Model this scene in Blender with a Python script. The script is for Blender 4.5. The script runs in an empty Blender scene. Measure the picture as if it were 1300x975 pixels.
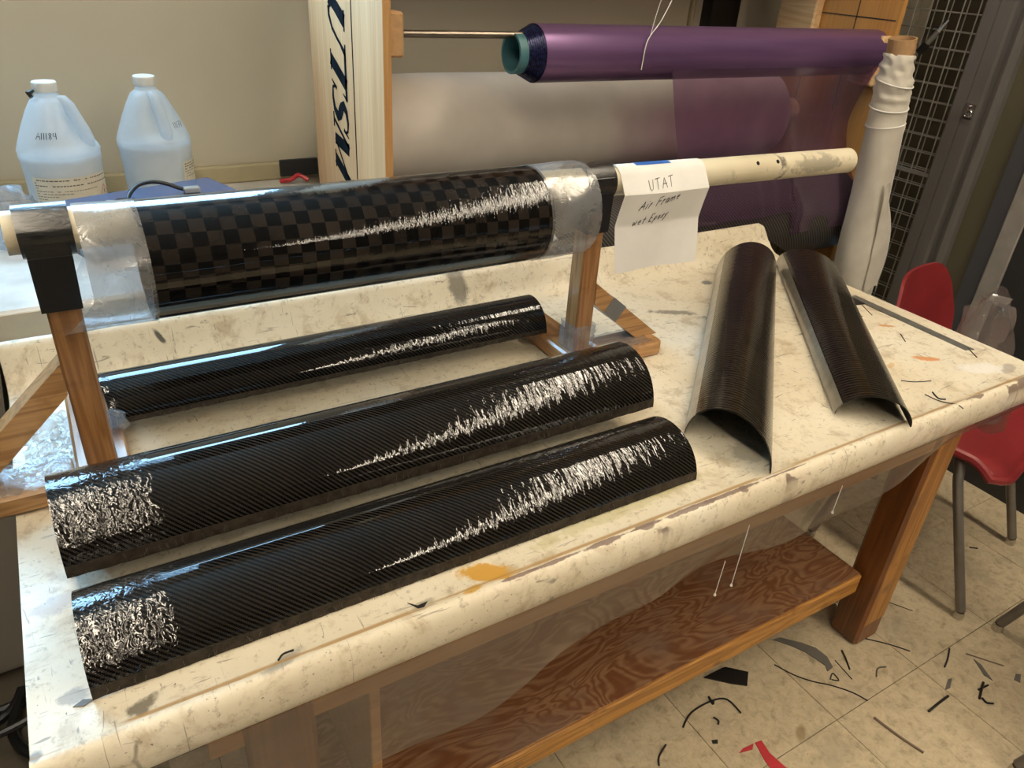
import bpy, math, random
from mathutils import Vector, Matrix
R_ = random.Random(7)
SC = bpy.context.scene
COL = SC.collection
T = 0.76                      # height of the table top above the floor; geometry is written with the table top at z = 0

# ---------------------------------------------------------------- camera
cam_d = bpy.data.cameras.new('camera'); cam = bpy.data.objects.new('camera', cam_d); COL.objects.link(cam)
cam_d.sensor_width = 36.0; cam_d.lens = 953.45 / 1300 * 36.0; cam_d.clip_start = 0.02
def cam_matrix(yaw, pitch, roll, loc):
    cy, sy = math.cos(yaw), math.sin(yaw)
    f0 = Vector((sy, cy, 0)); r0 = Vector((cy, -sy, 0)); zz = Vector((0, 0, 1))
    fw = f0 * math.cos(pitch) - zz * math.sin(pitch)
    dn = -(f0 * math.sin(pitch) + zz * math.cos(pitch))
    r = r0 * math.cos(roll) + dn * math.sin(roll); d = -r0 * math.sin(roll) + dn * math.cos(roll)
    m = Matrix((( r.x, -d.x, -fw.x, loc[0]), (r.y, -d.y, -fw.y, loc[1]), (r.z, -d.z, -fw.z, loc[2]), (0, 0, 0, 1)))
    return m
cam.matrix_world = cam_matrix(0.57625, 0.52281, -0.07173, (0, 0, 0.70 + T))
SC.camera = cam
# ---------------------------------------------------------------- world, exposure
SC.view_settings.view_transform = 'Standard'; SC.view_settings.look = 'None'
SC.view_settings.gamma = 1.0; SC.view_settings.use_curve_mapping = False
SC.view_settings.exposure = 0.64
W = bpy.data.worlds.new('daylight'); SC.world = W; W.use_nodes = True
bg = W.node_tree.nodes['Background']; bg.inputs[0].default_value = (0.36, 0.68, 1.0, 1); bg.inputs[1].default_value = 15.0
LAMP = 19.0                    # radiance of the ceiling lamps
LAMP_COL = (1.0, 0.86, 0.66)
pl = bpy.data.lights.new('window_portal', 'AREA'); pl.shape = 'RECTANGLE'; pl.size = 1.5; pl.size_y = 0.95
po = bpy.data.objects.new('window_portal', pl); COL.objects.link(po)
po.location = (-0.2, 2.22, 1.5 + T); po.rotation_euler = (math.radians(-90), 0, 0); pl.cycles.is_portal = True

# ---------------------------------------------------------------- mesh helper
class MB:
    def __init__(s): s.v = []; s.f = []; s.uv = []
    def add(s, vs, fs, uvs=None):
        o = len(s.v); s.v += [tuple(p) for p in vs]; s.f += [tuple(i + o for i in f) for f in fs]
        s.uv += list(uvs) if uvs else [(0, 0)] * len(vs)
        return s
    def box(s, a, b, ch=0.0, rot=None, piv=None):
        x0, y0, z0 = (min(a[i], b[i]) for i in range(3)); x1, y1, z1 = (max(a[i], b[i]) for i in range(3))
        if ch <= 0:
            vs = [(x, y, z) for z in (z0, z1) for y in (y0, y1) for x in (x0, x1)]
            fs = [(0, 2, 3, 1), (4, 5, 7, 6), (0, 1, 5, 4), (2, 6, 7, 3), (0, 4, 6, 2), (1, 3, 7, 5)]
        else:
            c = min(ch, (x1 - x0) / 2.1, (y1 - y0) / 2.1, (z1 - z0) / 2.1); vs = []; idx = {}
            X = (x0, x1); Y = (y0, y1); Z = (z0, z1)
            for i in (0, 1):
                for j in (0, 1):
                    for k in (0, 1):
                        sx, sy, sz = (c if i == 0 else -c), (c if j == 0 else -c), (c if k == 0 else -c)
                        idx[i, j, k, 0] = len(vs); vs.append((X[i], Y[j] + sy, Z[k] + sz))
                        idx[i, j, k, 1] = len(vs); vs.append((X[i] + sx, Y[j], Z[k] + sz))
                        idx[i, j, k, 2] = len(vs); vs.append((X[i] + sx, Y[j] + sy, Z[k]))
            fs = []
            q = [(0, 0), (1, 0), (1, 1), (0, 1)]
            for e in (0, 1):
                fs.append([idx[e, a_, b_, 0] for a_, b_ in q]); fs.append([idx[a_, e, b_, 1] for a_, b_ in q]); fs.append([idx[a_, b_, e, 2] for a_, b_ in q])
            for a_ in (0, 1):
                for b_ in (0, 1):
                    fs.append([idx[a_, b_, 0, 0], idx[a_, b_, 1, 0], idx[a_, b_, 1, 1], idx[a_, b_, 0, 1]])
                    fs.append([idx[a_, 0, b_, 0], idx[a_, 1, b_, 0], idx[a_, 1, b_, 2], idx[a_, 0, b_, 2]])
                    fs.append([idx[0, a_, b_, 1], idx[1, a_, b_, 1], idx[1, a_, b_, 2], idx[0, a_, b_, 2]])
                    for d_ in (0, 1): fs.append([idx[a_, b_, d_, 0], idx[a_, b_, d_, 1], idx[a_, b_, d_, 2]])
        if rot is not None:
            p = Vector(piv); vs = [p + rot @ (Vector(v) - p) for v in vs]
        return s.add(vs, fs)
    def tube(s, pts, r, n=10, cap=True, closed=False):
        pts = [Vector(p) for p in pts]; m = len(pts); rs = r if isinstance(r, (list, tuple)) else [r] * m
        vs = []; fs = []; up = None
        L = 0
        uvs = []
        for i, p in enumerate(pts):
            if closed: t = pts[(i + 1) % m] - pts[i - 1]
            else: t = pts[min(i + 1, m - 1)] - pts[max(i - 1, 0)]
            t.normalize()
            if up is None:
                up = Vector((0, 0, 1)) if abs(t.z) < 0.9 else Vector((0, 1, 0))
            a = t.cross(up)
            if a.length < 1e-6: a = t.orthogonal()
            a.normalize(); up = a.cross(t).normalized()
            if i: L += (p - pts[i - 1]).length
            for k in range(n):
                an = 2 * math.pi * k / n
                vs.append(p + (a * math.cos(an) + up * math.sin(an)) * rs[i]); uvs.append((L, rs[i] * an))
        for i in range(m if closed else m - 1):
            j = (i + 1) % m
            for k in range(n):
                k2 = (k + 1) % n
                fs.append((i * n + k, i * n + k2, j * n + k2, j * n + k))
        if cap and not closed:
            fs.append(tuple(range(n - 1, -1, -1))); fs.append(tuple((m - 1) * n + k for k in range(n)))
        return s.add(vs, fs, uvs)
    def grid(s, fn, nu, nv, uvfn=None):
        vs = []; uvs = []; fs = []
        for i in range(nu + 1):
            for j in range(nv + 1):
                vs.append(fn(i / nu, j / nv)); uvs.append(uvfn(i / nu, j / nv) if uvfn else (i / nu, j / nv))
        for i in range(nu):
            for j in range(nv):
                a = i * (nv + 1) + j; fs.append((a, a + nv + 1, a + nv + 2, a + 1))
        return s.add(vs, fs, uvs)
    def lathe(s, prof, c, n=32, cap0=True, cap1=True, sx=1.0, sy=1.0, M=None):
        vs = []; fs = []; m = len(prof)
        for r, z in prof:
            for k in range(n):
                a = 2 * math.pi * k / n; p = Vector((r * math.cos(a) * sx, r * math.sin(a) * sy, z))
                if M is not None: p = M @ p
                vs.append(p + Vector(c))
        for i in range(m - 1):
            for k in range(n):
                k2 = (k + 1) % n; fs.append((i * n + k, i * n + k2, (i + 1) * n + k2, (i + 1) * n + k))
        if cap0: fs.append(tuple(range(n - 1, -1, -1)))
        if cap1: fs.append(tuple((m - 1) * n + k for k in range(n)))
        return s.add(vs, fs)
    def hollow(s, p0, p1, ro, ri, n=48, nl=1):
        """open pipe with wall thickness along p0-p1; uv = metres along / around"""
        p0 = Vector(p0); p1 = Vector(p1); t = (p1 - p0); L = t.length; t.normalize()
        up = Vector((0, 0, 1)) if abs(t.z) < 0.9 else Vector((0, 1, 0)); a = t.cross(up).normalized(); b = a.cross(t)
        vs = []; uvs = []; fs = []
        for rr in (ro, ri):
            for i in range(nl + 1):
                for k in range(n + 1):
                    an = 2 * math.pi * k / n
                    vs.append(p0 + t * (L * i / nl) + (a * math.cos(an) + b * math.sin(an)) * rr); uvs.append((L * i / nl, ro * an))
        N = n + 1; off = (nl + 1) * N
        for i in range(nl):
            for k in range(n):
                q = (i * N + k, i * N + k + 1, (i + 1) * N + k + 1, (i + 1) * N + k)
                fs.append(q); fs.append(tuple(off + x for x in reversed(q)))
        for k in range(n):
            fs.append((k + 1, k, off + k, off + k + 1)); e = nl * N
            fs.append((e + k, e + k + 1, off + e + k + 1, off + e + k))
        return s.add(vs, fs, uvs)
    def prism(s, poly, axis, a, b):
        """extrude a 2-D polygon along an axis ('x': poly is (y,z), 'y': (x,z), 'z': (x,y))"""
        n = len(poly)
        mk = {'x': lambda p, t: (t, p[0], p[1]), 'y': lambda p, t: (p[0], t, p[1]), 'z': lambda p, t: (p[0], p[1], t)}[axis]
        vs = [mk(p, a) for p in poly] + [mk(p, b) for p in poly]
        fs = [tuple(range(n)), tuple(range(2 * n - 1, n - 1, -1))] + [(i, i + n, (i + 1) % n + n, (i + 1) % n) for i in range(n)]
        return s.add(vs, fs)
    def ribbon(s, pts, w, nrm, off=0.0):
        """flat stroke of width w (number or list) on a surface with normal nrm"""
        pts = [Vector(p) for p in pts]; nrm = Vector(nrm).normalized(); m = len(pts); vs = []; fs = []
        ws = w if isinstance(w, (list, tuple)) else [w] * m
        for i, p in enumerate(pts):
            t = pts[min(i + 1, m - 1)] - pts[max(i - 1, 0)]; a = nrm.cross(t).normalized() * ws[i] / 2
            vs += [p + a + nrm * off, p - a + nrm * off]
        for i in range(m - 1): fs.append((2 * i, 2 * i + 1, 2 * i + 3, 2 * i + 2))
        return s.add(vs, fs)

def set_props(o, label=None, cat=None, group=None, kind=None):
    if label: o['label'] = label
    if cat: o['category'] = cat
    if group: o['group'] = group
    if kind: o['kind'] = kind
    return o
TOPS = []
def wloc(o):
    p = Vector(o.location)
    while o.parent: o = o.parent; p += Vector(o.location)
    return p
def thing(name, loc, label, cat, group=None, kind=None):
    o = bpy.data.objects.new(name, None); COL.objects.link(o); o.location = loc; o.empty_display_size = 0.05
    set_props(o, label, cat, group, kind); TOPS.append(o); return o
def obj(name, mb, mat, parent=None, smooth=True, sharp=40, origin=None, merge=False, **kw):
    me = bpy.data.meshes.new(name)
    if parent is not None: org = wloc(parent)
    elif origin is not None: org = Vector(origin)
    else:
        lo = [min(v[i] for v in mb.v) for i in range(3)]; hi = [max(v[i] for v in mb.v) for i in range(3)]
        org = Vector(((lo[0] + hi[0]) / 2, (lo[1] + hi[1]) / 2, lo[2]))
    me.from_pydata([tuple(Vector(v) - org) for v in mb.v], [], [list(f) for f in mb.f])
    uvl = me.uv_layers.new(name='UVMap')
    li = [l.vertex_index for l in me.loops]
    uvl.data.foreach_set('uv', [c for i in li for c in mb.uv[i]])
    me.validate(); me.update()
    if merge:
        import bmesh
        b = bmesh.new(); b.from_mesh(me); bmesh.ops.remove_doubles(b, verts=b.verts, dist=1e-5); bmesh.ops.recalc_face_normals(b, faces=b.faces); b.to_mesh(me); b.free()
    else:
        import bmesh
        b = bmesh.new(); b.from_mesh(me); bmesh.ops.recalc_face_normals(b, faces=b.faces); b.to_mesh(me); b.free()
    if smooth:
        me.polygons.foreach_set('use_smooth', [True] * len(me.polygons)); me.set_sharp_from_angle(angle=math.radians(sharp))
    if mat: me.materials.append(mat)
    o = bpy.data.objects.new(name, me); COL.objects.link(o)
    if parent is not None: o.parent = parent
    else: o.location = org; TOPS.append(o)
    set_props(o, kw.get('label'), kw.get('cat'), kw.get('group'), kw.get('kind'))
    return o

# ---------------------------------------------------------------- materials
class NT:
    def __init__(s, name):
        s.m = bpy.data.materials.new(name); s.m.use_nodes = True; s.t = s.m.node_tree
        s.n = s.t.nodes; s.l = s.t.links; s.p = s.n['Principled BSDF']; s.out = s.n['Material Output']
        s.tc = s.n.new('ShaderNodeTexCoord')
    def put(s, sock, v):
        if hasattr(v, 'is_output') or isinstance(v, bpy.types.NodeSocket): s.l.new(v, sock)
        elif isinstance(v, (tuple, list)) and sock.type == 'RGBA' and len(v) == 3: sock.default_value = (*v, 1)
        else: sock.default_value = v
    def set(s, **kw):
        nm = dict(color='Base Color', rough='Roughness', metal='Metallic', coat='Coat Weight', coatr='Coat Roughness', normal='Normal', coatn='Coat Normal',
                  spec='Specular IOR Level', alpha='Alpha', trans='Transmission Weight', sheen='Sheen Weight', sss='Subsurface Weight', emit='Emission Color', emits='Emission Strength', coati='Coat IOR', aniso='Anisotropic')
        for k, v in kw.items(): s.put(s.p.inputs[nm[k]], v)
        return s
    def math(s, op, a, b=None, c=None, clamp=False):
        n = s.n.new('ShaderNodeMath'); n.operation = op; n.use_clamp = clamp
        for i, v in enumerate((a, b, c)):
            if v is not None: s.put(n.inputs[i], v)
        return n.outputs[0]
    def noise(s, vec, scale=5, detail=3, rough=0.55, dist=0.0):
        n = s.n.new('ShaderNodeTexNoise'); s.put(n.inputs['Vector'], vec); n.inputs['Scale'].default_value = scale
        n.inputs['Detail'].default_value = detail; n.inputs['Roughness'].default_value = rough; n.inputs['Distortion'].default_value = dist
        return n.outputs['Fac']
    def noisec(s, vec, scale=5, detail=2):
        n = s.n.new('ShaderNodeTexNoise'); s.put(n.inputs['Vector'], vec); n.inputs['Scale'].default_value = scale; n.inputs['Detail'].default_value = detail
        return n.outputs['Color']
    def map(s, vec, scale=(1, 1, 1), loc=(0, 0, 0), rot=(0, 0, 0), typ='POINT'):
        n = s.n.new('ShaderNodeMapping'); n.vector_type = typ; s.put(n.inputs[0], vec)
        n.inputs['Location'].default_value = loc; n.inputs['Rotation'].default_value = rot; n.inputs['Scale'].default_value = scale
        return n.outputs[0]
    def ramp(s, f, stops, interp='LINEAR'):
        n = s.n.new('ShaderNodeValToRGB'); s.put(n.inputs[0], f); cr = n.color_ramp; cr.interpolation = interp
        while len(cr.elements) > 1: cr.elements.remove(cr.elements[-1])
        for i, (p, c) in enumerate(stops):
            e = cr.elements[0] if i == 0 else cr.elements.new(p); e.position = p
            if not isinstance(c, (tuple, list)): c = (c, c, c)
            e.color = (*c, 1) if len(c) == 3 else c
        return n.outputs[0]
    def rng(s, f, a, b, c=0.0, d=1.0):
        n = s.n.new('ShaderNodeMapRange'); s.put(n.inputs[0], f)
        for i, v in enumerate((a, b, c, d)): n.inputs[1 + i].default_value = v
        n.clamp = True; n.interpolation_type = 'SMOOTHSTEP'; return n.outputs[0]
    def mix(s, f, a, b, typ='MIX'):
        n = s.n.new('ShaderNodeMix'); n.data_type = 'RGBA'; n.blend_type = typ
        s.put(n.inputs[0], f); s.put(n.inputs[6], a); s.put(n.inputs[7], b); return n.outputs[2]
    def bump(s, h, strength=0.3, dist=0.001):
        n = s.n.new('ShaderNodeBump'); n.inputs['Strength'].default_value = strength; n.inputs['Distance'].default_value = dist; s.put(n.inputs['Height'], h); return n.outputs[0]
    def sep(s, vec):
        n = s.n.new('ShaderNodeSeparateXYZ'); s.put(n.inputs[0], vec); return n.outputs
    def comb(s, x, y, z=0.0):
        n = s.n.new('ShaderNodeCombineXYZ'); s.put(n.inputs[0], x); s.put(n.inputs[1], y); s.put(n.inputs[2], z); return n.outputs[0]
    def blot(s, vec, x, y, rx, ry, rot=0.0, ns=None, amt=0.6, soft=0.5):
        """irregular stain: 1 inside, 0 outside"""
        m = s.map(vec, (rx, ry, 1000.0), (x, y, 0), (0, 0, rot), 'TEXTURE')
        n = s.n.new('ShaderNodeVectorMath'); n.operation = 'LENGTH'; s.l.new(m, n.inputs[0]); ln = n.outputs['Value']
        if ns is not None: ln = s.math('ADD', ln, s.math('MULTIPLY', s.math('SUBTRACT', ns, 0.5), amt * 2))
        return s.rng(ln, 1.0, 1.0 - soft, 0, 1)

def simple(name, col, rough=0.5, metal=0.0, var=0.08, scale=20, bump=0.0, bscale=60, **kw):
    t = NT(name); O = t.tc.outputs['Object']
    f = t.noise(O, scale, 3)
    c2 = tuple(max(0, c * (1 - var * 2)) for c in col); c3 = tuple(min(1, c * (1 + var)) for c in col)
    t.set(color=t.ramp(f, [(0.3, c2), (0.7, c3)]), rough=rough, metal=metal, **kw)
    if bump: t.set(normal=t.bump(t.noise(O, bscale, 3), bump, 0.002))
    return t.m

def wood(name, c_dark, c_light, axis='x', scale=1.0, rough=0.5, coat=0.0, contrast=0.5, ring=22.0, bump=0.15, dirt=None):
    t = NT(name); O = t.tc.outputs['Object']
    st = {'x': (0.06, 1, 1), 'y': (1, 0.06, 1), 'z': (1, 1, 0.06)}[axis]
    v = t.map(O, tuple(k * scale for k in st))
    base = t.noise(v, 9, 3, 0.5, 0.6)
    rings = t.math('SINE', t.math('MULTIPLY', base, ring * 2)); rings = t.math('MULTIPLY_ADD', rings, 0.5, 0.5)
    fine = t.noise(t.map(O, tuple(k * scale for k in {'x': (0.02, 1, 1), 'y': (1, 0.02, 1), 'z': (1, 1, 0.02)}[axis])), 160, 2)
    f = t.math('ADD', t.math('MULTIPLY', rings, contrast), t.math('MULTIPLY', fine, 1 - contrast))
    c = t.ramp(f, [(0.15, c_dark), (0.8, c_light)])
    if dirt: c = t.mix(t.rng(t.noise(O, 14, 4), 0.55, 0.75, 0, 0.75), c, dirt)
    t.set(color=c, rough=rough, coat=coat, coatr=0.15, normal=t.bump(f, bump, 0.001)); return t.m

def twill(name, tow=0.0018, dark=(0.0012, 0.0011, 0.001), light=(0.032, 0.026, 0.020), patch=(0.0, 0.15), rip=(0.30, 0.62), length=0.85, seed=0.0):
    """2x2 twill carbon under clear epoxy; the epoxy is rippled by its shrink tape"""
    t = NT(name); U = t.tc.outputs['UV']; x, y, _ = t.sep(U)
    wob = t.noise(U, 4, 2); yy = t.math('ADD', y, t.math('MULTIPLY', wob, 0.012)); xx = t.math('ADD', x, t.math('MULTIPLY', t.noise(U, 3, 1), 0.01))
    i = t.math('FLOOR', t.math('DIVIDE', xx, tow)); j = t.math('FLOOR', t.math('DIVIDE', yy, tow))
    s_ = t.math('MODULO', t.math('ADD', t.math('SUBTRACT', i, j), 4000.0), 4.0); w = t.math('LESS_THAN', s_, 1.5)
    gr = t.noise(U, 9, 3)
    lt = t.mix(t.rng(gr, 0.35, 0.65), tuple(c * 0.75 for c in light), light)
    gx = t.math('ABSOLUTE', t.math('SUBTRACT', t.math('FRACT', t.math('DIVIDE', xx, tow)), 0.5)); gy = t.math('ABSOLUTE', t.math('SUBTRACT', t.math('FRACT', t.math('DIVIDE', yy, tow)), 0.5))
    lt = t.mix(t.rng(gy, 0.30, 0.48), lt, dark)
    col = t.mix(w, dark, lt)  # sheen difference between crossing tows painted as dark and light base colours
    spk = t.rng(t.noise(U, 330, 2), 0.74, 0.80); col = t.mix(t.math('MULTIPLY', spk, 0.35), col, (0.35, 0.30, 0.24))
    # epoxy relief
    fine = t.noise(t.map(U, (105, 24, 1), (seed, seed, 0)), 1, 3, 0.55, 0.4)
    crack = t.noise(t.map(U, (110, 80, 1), (seed + 3, seed, 0)), 1, 2, 0.5, 1.0)
    m1 = t.rng(x, length * rip[0], length * rip[1], 0.03, 1); m2 = t.rng(x, patch[1], patch[1] - 0.012, 0, 1)
    h = t.math('ADD', t.math('MULTIPLY', fine, m1), t.math('MULTIPLY', crack, t.math('MULTIPLY', m2, 1.25)))
    h = t.math('ADD', h, t.math('MULTIPLY', t.noise(t.map(U, (12, 40, 1)), 1, 2), 0.15))
    nb = t.bump(h, 0.26, 0.0034)
    t.set(color=col, rough=0.42, spec=0.02, coat=1.0, coatr=0.02, coatn=nb, normal=t.bump(w, 0.12, 0.0006)); return t.m

def checker(name, sq=0.0192):
    t = NT(name); U = t.tc.outputs['UV']; x, y, _ = t.sep(U)
    y2 = t.math('ADD', y, t.math('MULTIPLY', x, 0.035))
    i = t.math('FLOOR', t.math('DIVIDE', x, sq)); j = t.math('FLOOR', t.math('DIVIDE', y2, sq))
    w = t.math('LESS_THAN', t.math('MODULO', t.math('ADD', t.math('ADD', i, j), 400.0), 2.0), 0.5)
    gr = t.noise(t.map(U, (4, 900, 1)), 1, 2)
    lt = t.mix(t.rng(t.noise(U, 7, 3), 0.35, 0.7), (0.014, 0.0108, 0.0085), (0.025, 0.0192, 0.015))
    col = t.mix(w, (0.0025, 0.0022, 0.0022), lt)  # direction-dependent tow sheen painted in as two fixed tones
    fine = t.noise(t.map(U, (95, 30, 1)), 1, 4, 0.65); big = t.noise(t.map(U, (9, 14, 1)), 1, 2)
    m1 = t.rng(x, 0.02, 0.45, 0.25, 1.0)
    h = t.math('ADD', t.math('MULTIPLY', fine, m1), t.math('MULTIPLY', big, 0.8))
    t.set(color=col, rough=0.45, spec=0.02, coat=1.0, coatr=0.03, coatn=t.bump(h, 0.26, 0.0026)); return t.m

def ringed(name):
    t = NT(name); U = t.tc.outputs['UV']; x, y, _ = t.sep(U)
    xx = t.math('ADD', x, t.math('ADD', t.math('MULTIPLY', t.noise(U, 9, 2), 0.008), t.math('MULTIPLY', t.noise(t.map(U, (40, 6, 1)), 1, 2), 0.004)))
    i = t.math('MULTIPLY_ADD', t.math('SINE', t.math('MULTIPLY', xx, 2 * math.pi / 0.0084)), 0.5, 0.5)
    tw = t.math('LESS_THAN', t.math('MODULO', t.math('ADD', t.math('FLOOR', t.math('DIVIDE', x, 0.0026)), t.math('ADD', t.math('FLOOR', t.math('DIVIDE', y, 0.0026)), 4000.0)), 4.0), 1.5)
    f = t.rng(i, 0.45, 0.75)
    col = t.mix(f, (0.002, 0.0018, 0.0018), t.ramp(t.noise(U, 5, 3), [(0.35, (0.019, 0.0135, 0.009)), (0.6, (0.038, 0.026, 0.013)), (0.7, (0.017, 0.019, 0.022))]))
    h = t.math('ADD', i, t.noise(t.map(U, (60, 14, 1)), 1, 3))
    t.set(color=col, rough=0.4, spec=0.05, coat=0.8, coatr=0.08, coatn=t.bump(h, 0.25, 0.0010)); return t.m

def film(name, tint=(0.9, 0.92, 0.95), clear=0.72, glossr=0.12, haze=0.5, crumple=0.5, scale=30, streak=(1, 1, 1), hcol=(0.8, 0.8, 0.8), gl=0.35):
    """thin clear plastic sheet: see-through, hazy, glossy"""
    t = NT(name); O = t.tc.outputs['Object']
    tr = t.n.new('ShaderNodeBsdfTransparent'); t.put(tr.inputs[0], tint)
    gl_ = t.n.new('ShaderNodeBsdfGlossy'); gl_.inputs['Roughness'].default_value = glossr
    df = t.n.new('ShaderNodeBsdfDiffuse'); t.put(df.inputs[0], hcol); tl = t.n.new('ShaderNodeBsdfTranslucent'); t.put(tl.inputs[0], hcol)
    nz = t.noise(t.map(O, streak), scale, 4, 0.65, 0.6)
    b = t.bump(nz, crumple, 0.006)
    for k in (gl_, df, tl): t.l.new(b, k.inputs['Normal'])
    a1 = t.n.new('ShaderNodeMixShader'); a1.inputs[0].default_value = 0.5; t.l.new(df.outputs[0], a1.inputs[1]); t.l.new(tl.outputs[0], a1.inputs[2])
    a2 = t.n.new('ShaderNodeMixShader'); t.put(a2.inputs[0], t.rng(nz, 0.25, 0.8, max(0, clear - 0.1), min(1, clear + 0.1))); t.l.new(a1.outputs[0], a2.inputs[1]); t.l.new(tr.outputs[0], a2.inputs[2])
    fr = t.n.new('ShaderNodeFresnel'); ge = t.n.new('ShaderNodeNewGeometry'); t.l.new(t.math('MULTIPLY_ADD', ge.outputs['Backfacing'], 1 / 1.5 - 1.5, 1.5), fr.inputs[0]); t.l.new(b, fr.inputs['Normal'])
    a3 = t.n.new('ShaderNodeMixShader'); t.put(a3.inputs[0], t.math('MULTIPLY_ADD', fr.outputs[0], 0.8, gl * 0.12, clamp=True)); t.l.new(a2.outputs[0], a3.inputs[1]); t.l.new(gl_.outputs[0], a3.inputs[2])
    t.l.new(a3.outputs[0], t.out.inputs['Surface']); return t.m

M = {}
M['wall'] = simple('wall_paint', (0.52, 0.47, 0.36), 0.6, var=0.03, scale=2.5, bump=0.08, bscale=90)
M['ledge'] = simple('raceway_paint', (0.42, 0.36, 0.22), 0.55, var=0.06, scale=9)
M['ceil'] = simple('ceiling_paint', (0.34, 0.32, 0.28), 0.8, var=0.03)
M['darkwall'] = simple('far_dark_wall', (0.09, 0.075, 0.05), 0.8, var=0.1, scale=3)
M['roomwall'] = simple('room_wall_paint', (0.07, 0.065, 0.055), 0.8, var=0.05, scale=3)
def mk_floor():
    t = NT('vinyl_tile'); O = t.tc.outputs['Object']; ob = t.n.new('ShaderNodeObjectInfo')
    V = t.n.new('ShaderNodeVectorMath'); V.operation = 'ADD'; t.l.new(t.tc.outputs['Object'], V.inputs[0]); t.l.new(ob.outputs['Location'], V.inputs[1]); P = V.outputs[0]
    a = t.noise(P, 38, 6, 0.75, 0.5); b = t.noise(P, 7, 5, 0.65); c = t.noise(t.map(P, (1, 1, 1), rot=(0, 0, 0.6)), 120, 4, 0.7)
    col = t.ramp(a, [(0.30, (0.30, 0.235, 0.145)), (0.46, (0.50, 0.41, 0.27)), (0.62, (0.60, 0.505, 0.345)), (0.75, (0.40, 0.32, 0.21))])
    col = t.mix(t.rng(b, 0.5, 0.72, 0, 0.55), col, (0.33, 0.28, 0.20))
    col = t.mix(t.rng(c, 0.64, 0.73, 0, 0.75), col, (0.13, 0.10, 0.065))
    scr = t.noise(t.map(P, (9, 130, 1), rot=(0, 0, 0.5)), 1, 3, 0.6, 0.8); col = t.mix(t.rng(scr, 0.70, 0.76, 0, 0.5), col, (0.12, 0.09, 0.06))
    scr2 = t.noise(t.map(P, (120, 10, 1), rot=(0, 0, 0.3)), 1, 3, 0.6, 0.8); col = t.mix(t.rng(scr2, 0.70, 0.76, 0, 0.5), col, (0.12, 0.09, 0.06))
    col = t.mix(t.math('MULTIPLY', ob.outputs['Random'], 0.16), col, (0.30, 0.25, 0.17))
    ns = t.noise(P, 30, 3)
    col = t.mix(t.math('MULTIPLY', t.blot(P, 1.171, 0.527, 0.035, 0.014, 0.6, ns, 0.4), 0.6), col, (0.22, 0.14, 0.05))
    col = t.mix(t.math('MULTIPLY', t.blot(P, 1.36, 0.655, 0.03, 0.012, 1.0, ns, 0.9), 0.5), col, (0.14, 0.12, 0.09))
    col = t.mix(t.math('MULTIPLY', t.blot(P, 1.85, 1.05, 0.20, 0.012, 0.35, ns, 0.6), 0.55), col, (0.16, 0.17, 0.08))
    t.set(color=col, rough=t.rng(b, 0.3, 0.7, 0.42, 0.7), normal=t.bump(c, 0.08, 0.001)); return t.m
M['tile'] = mk_floor()
M['subfloor'] = simple('floor_joint', (0.10, 0.08, 0.055), 0.9)

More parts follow.
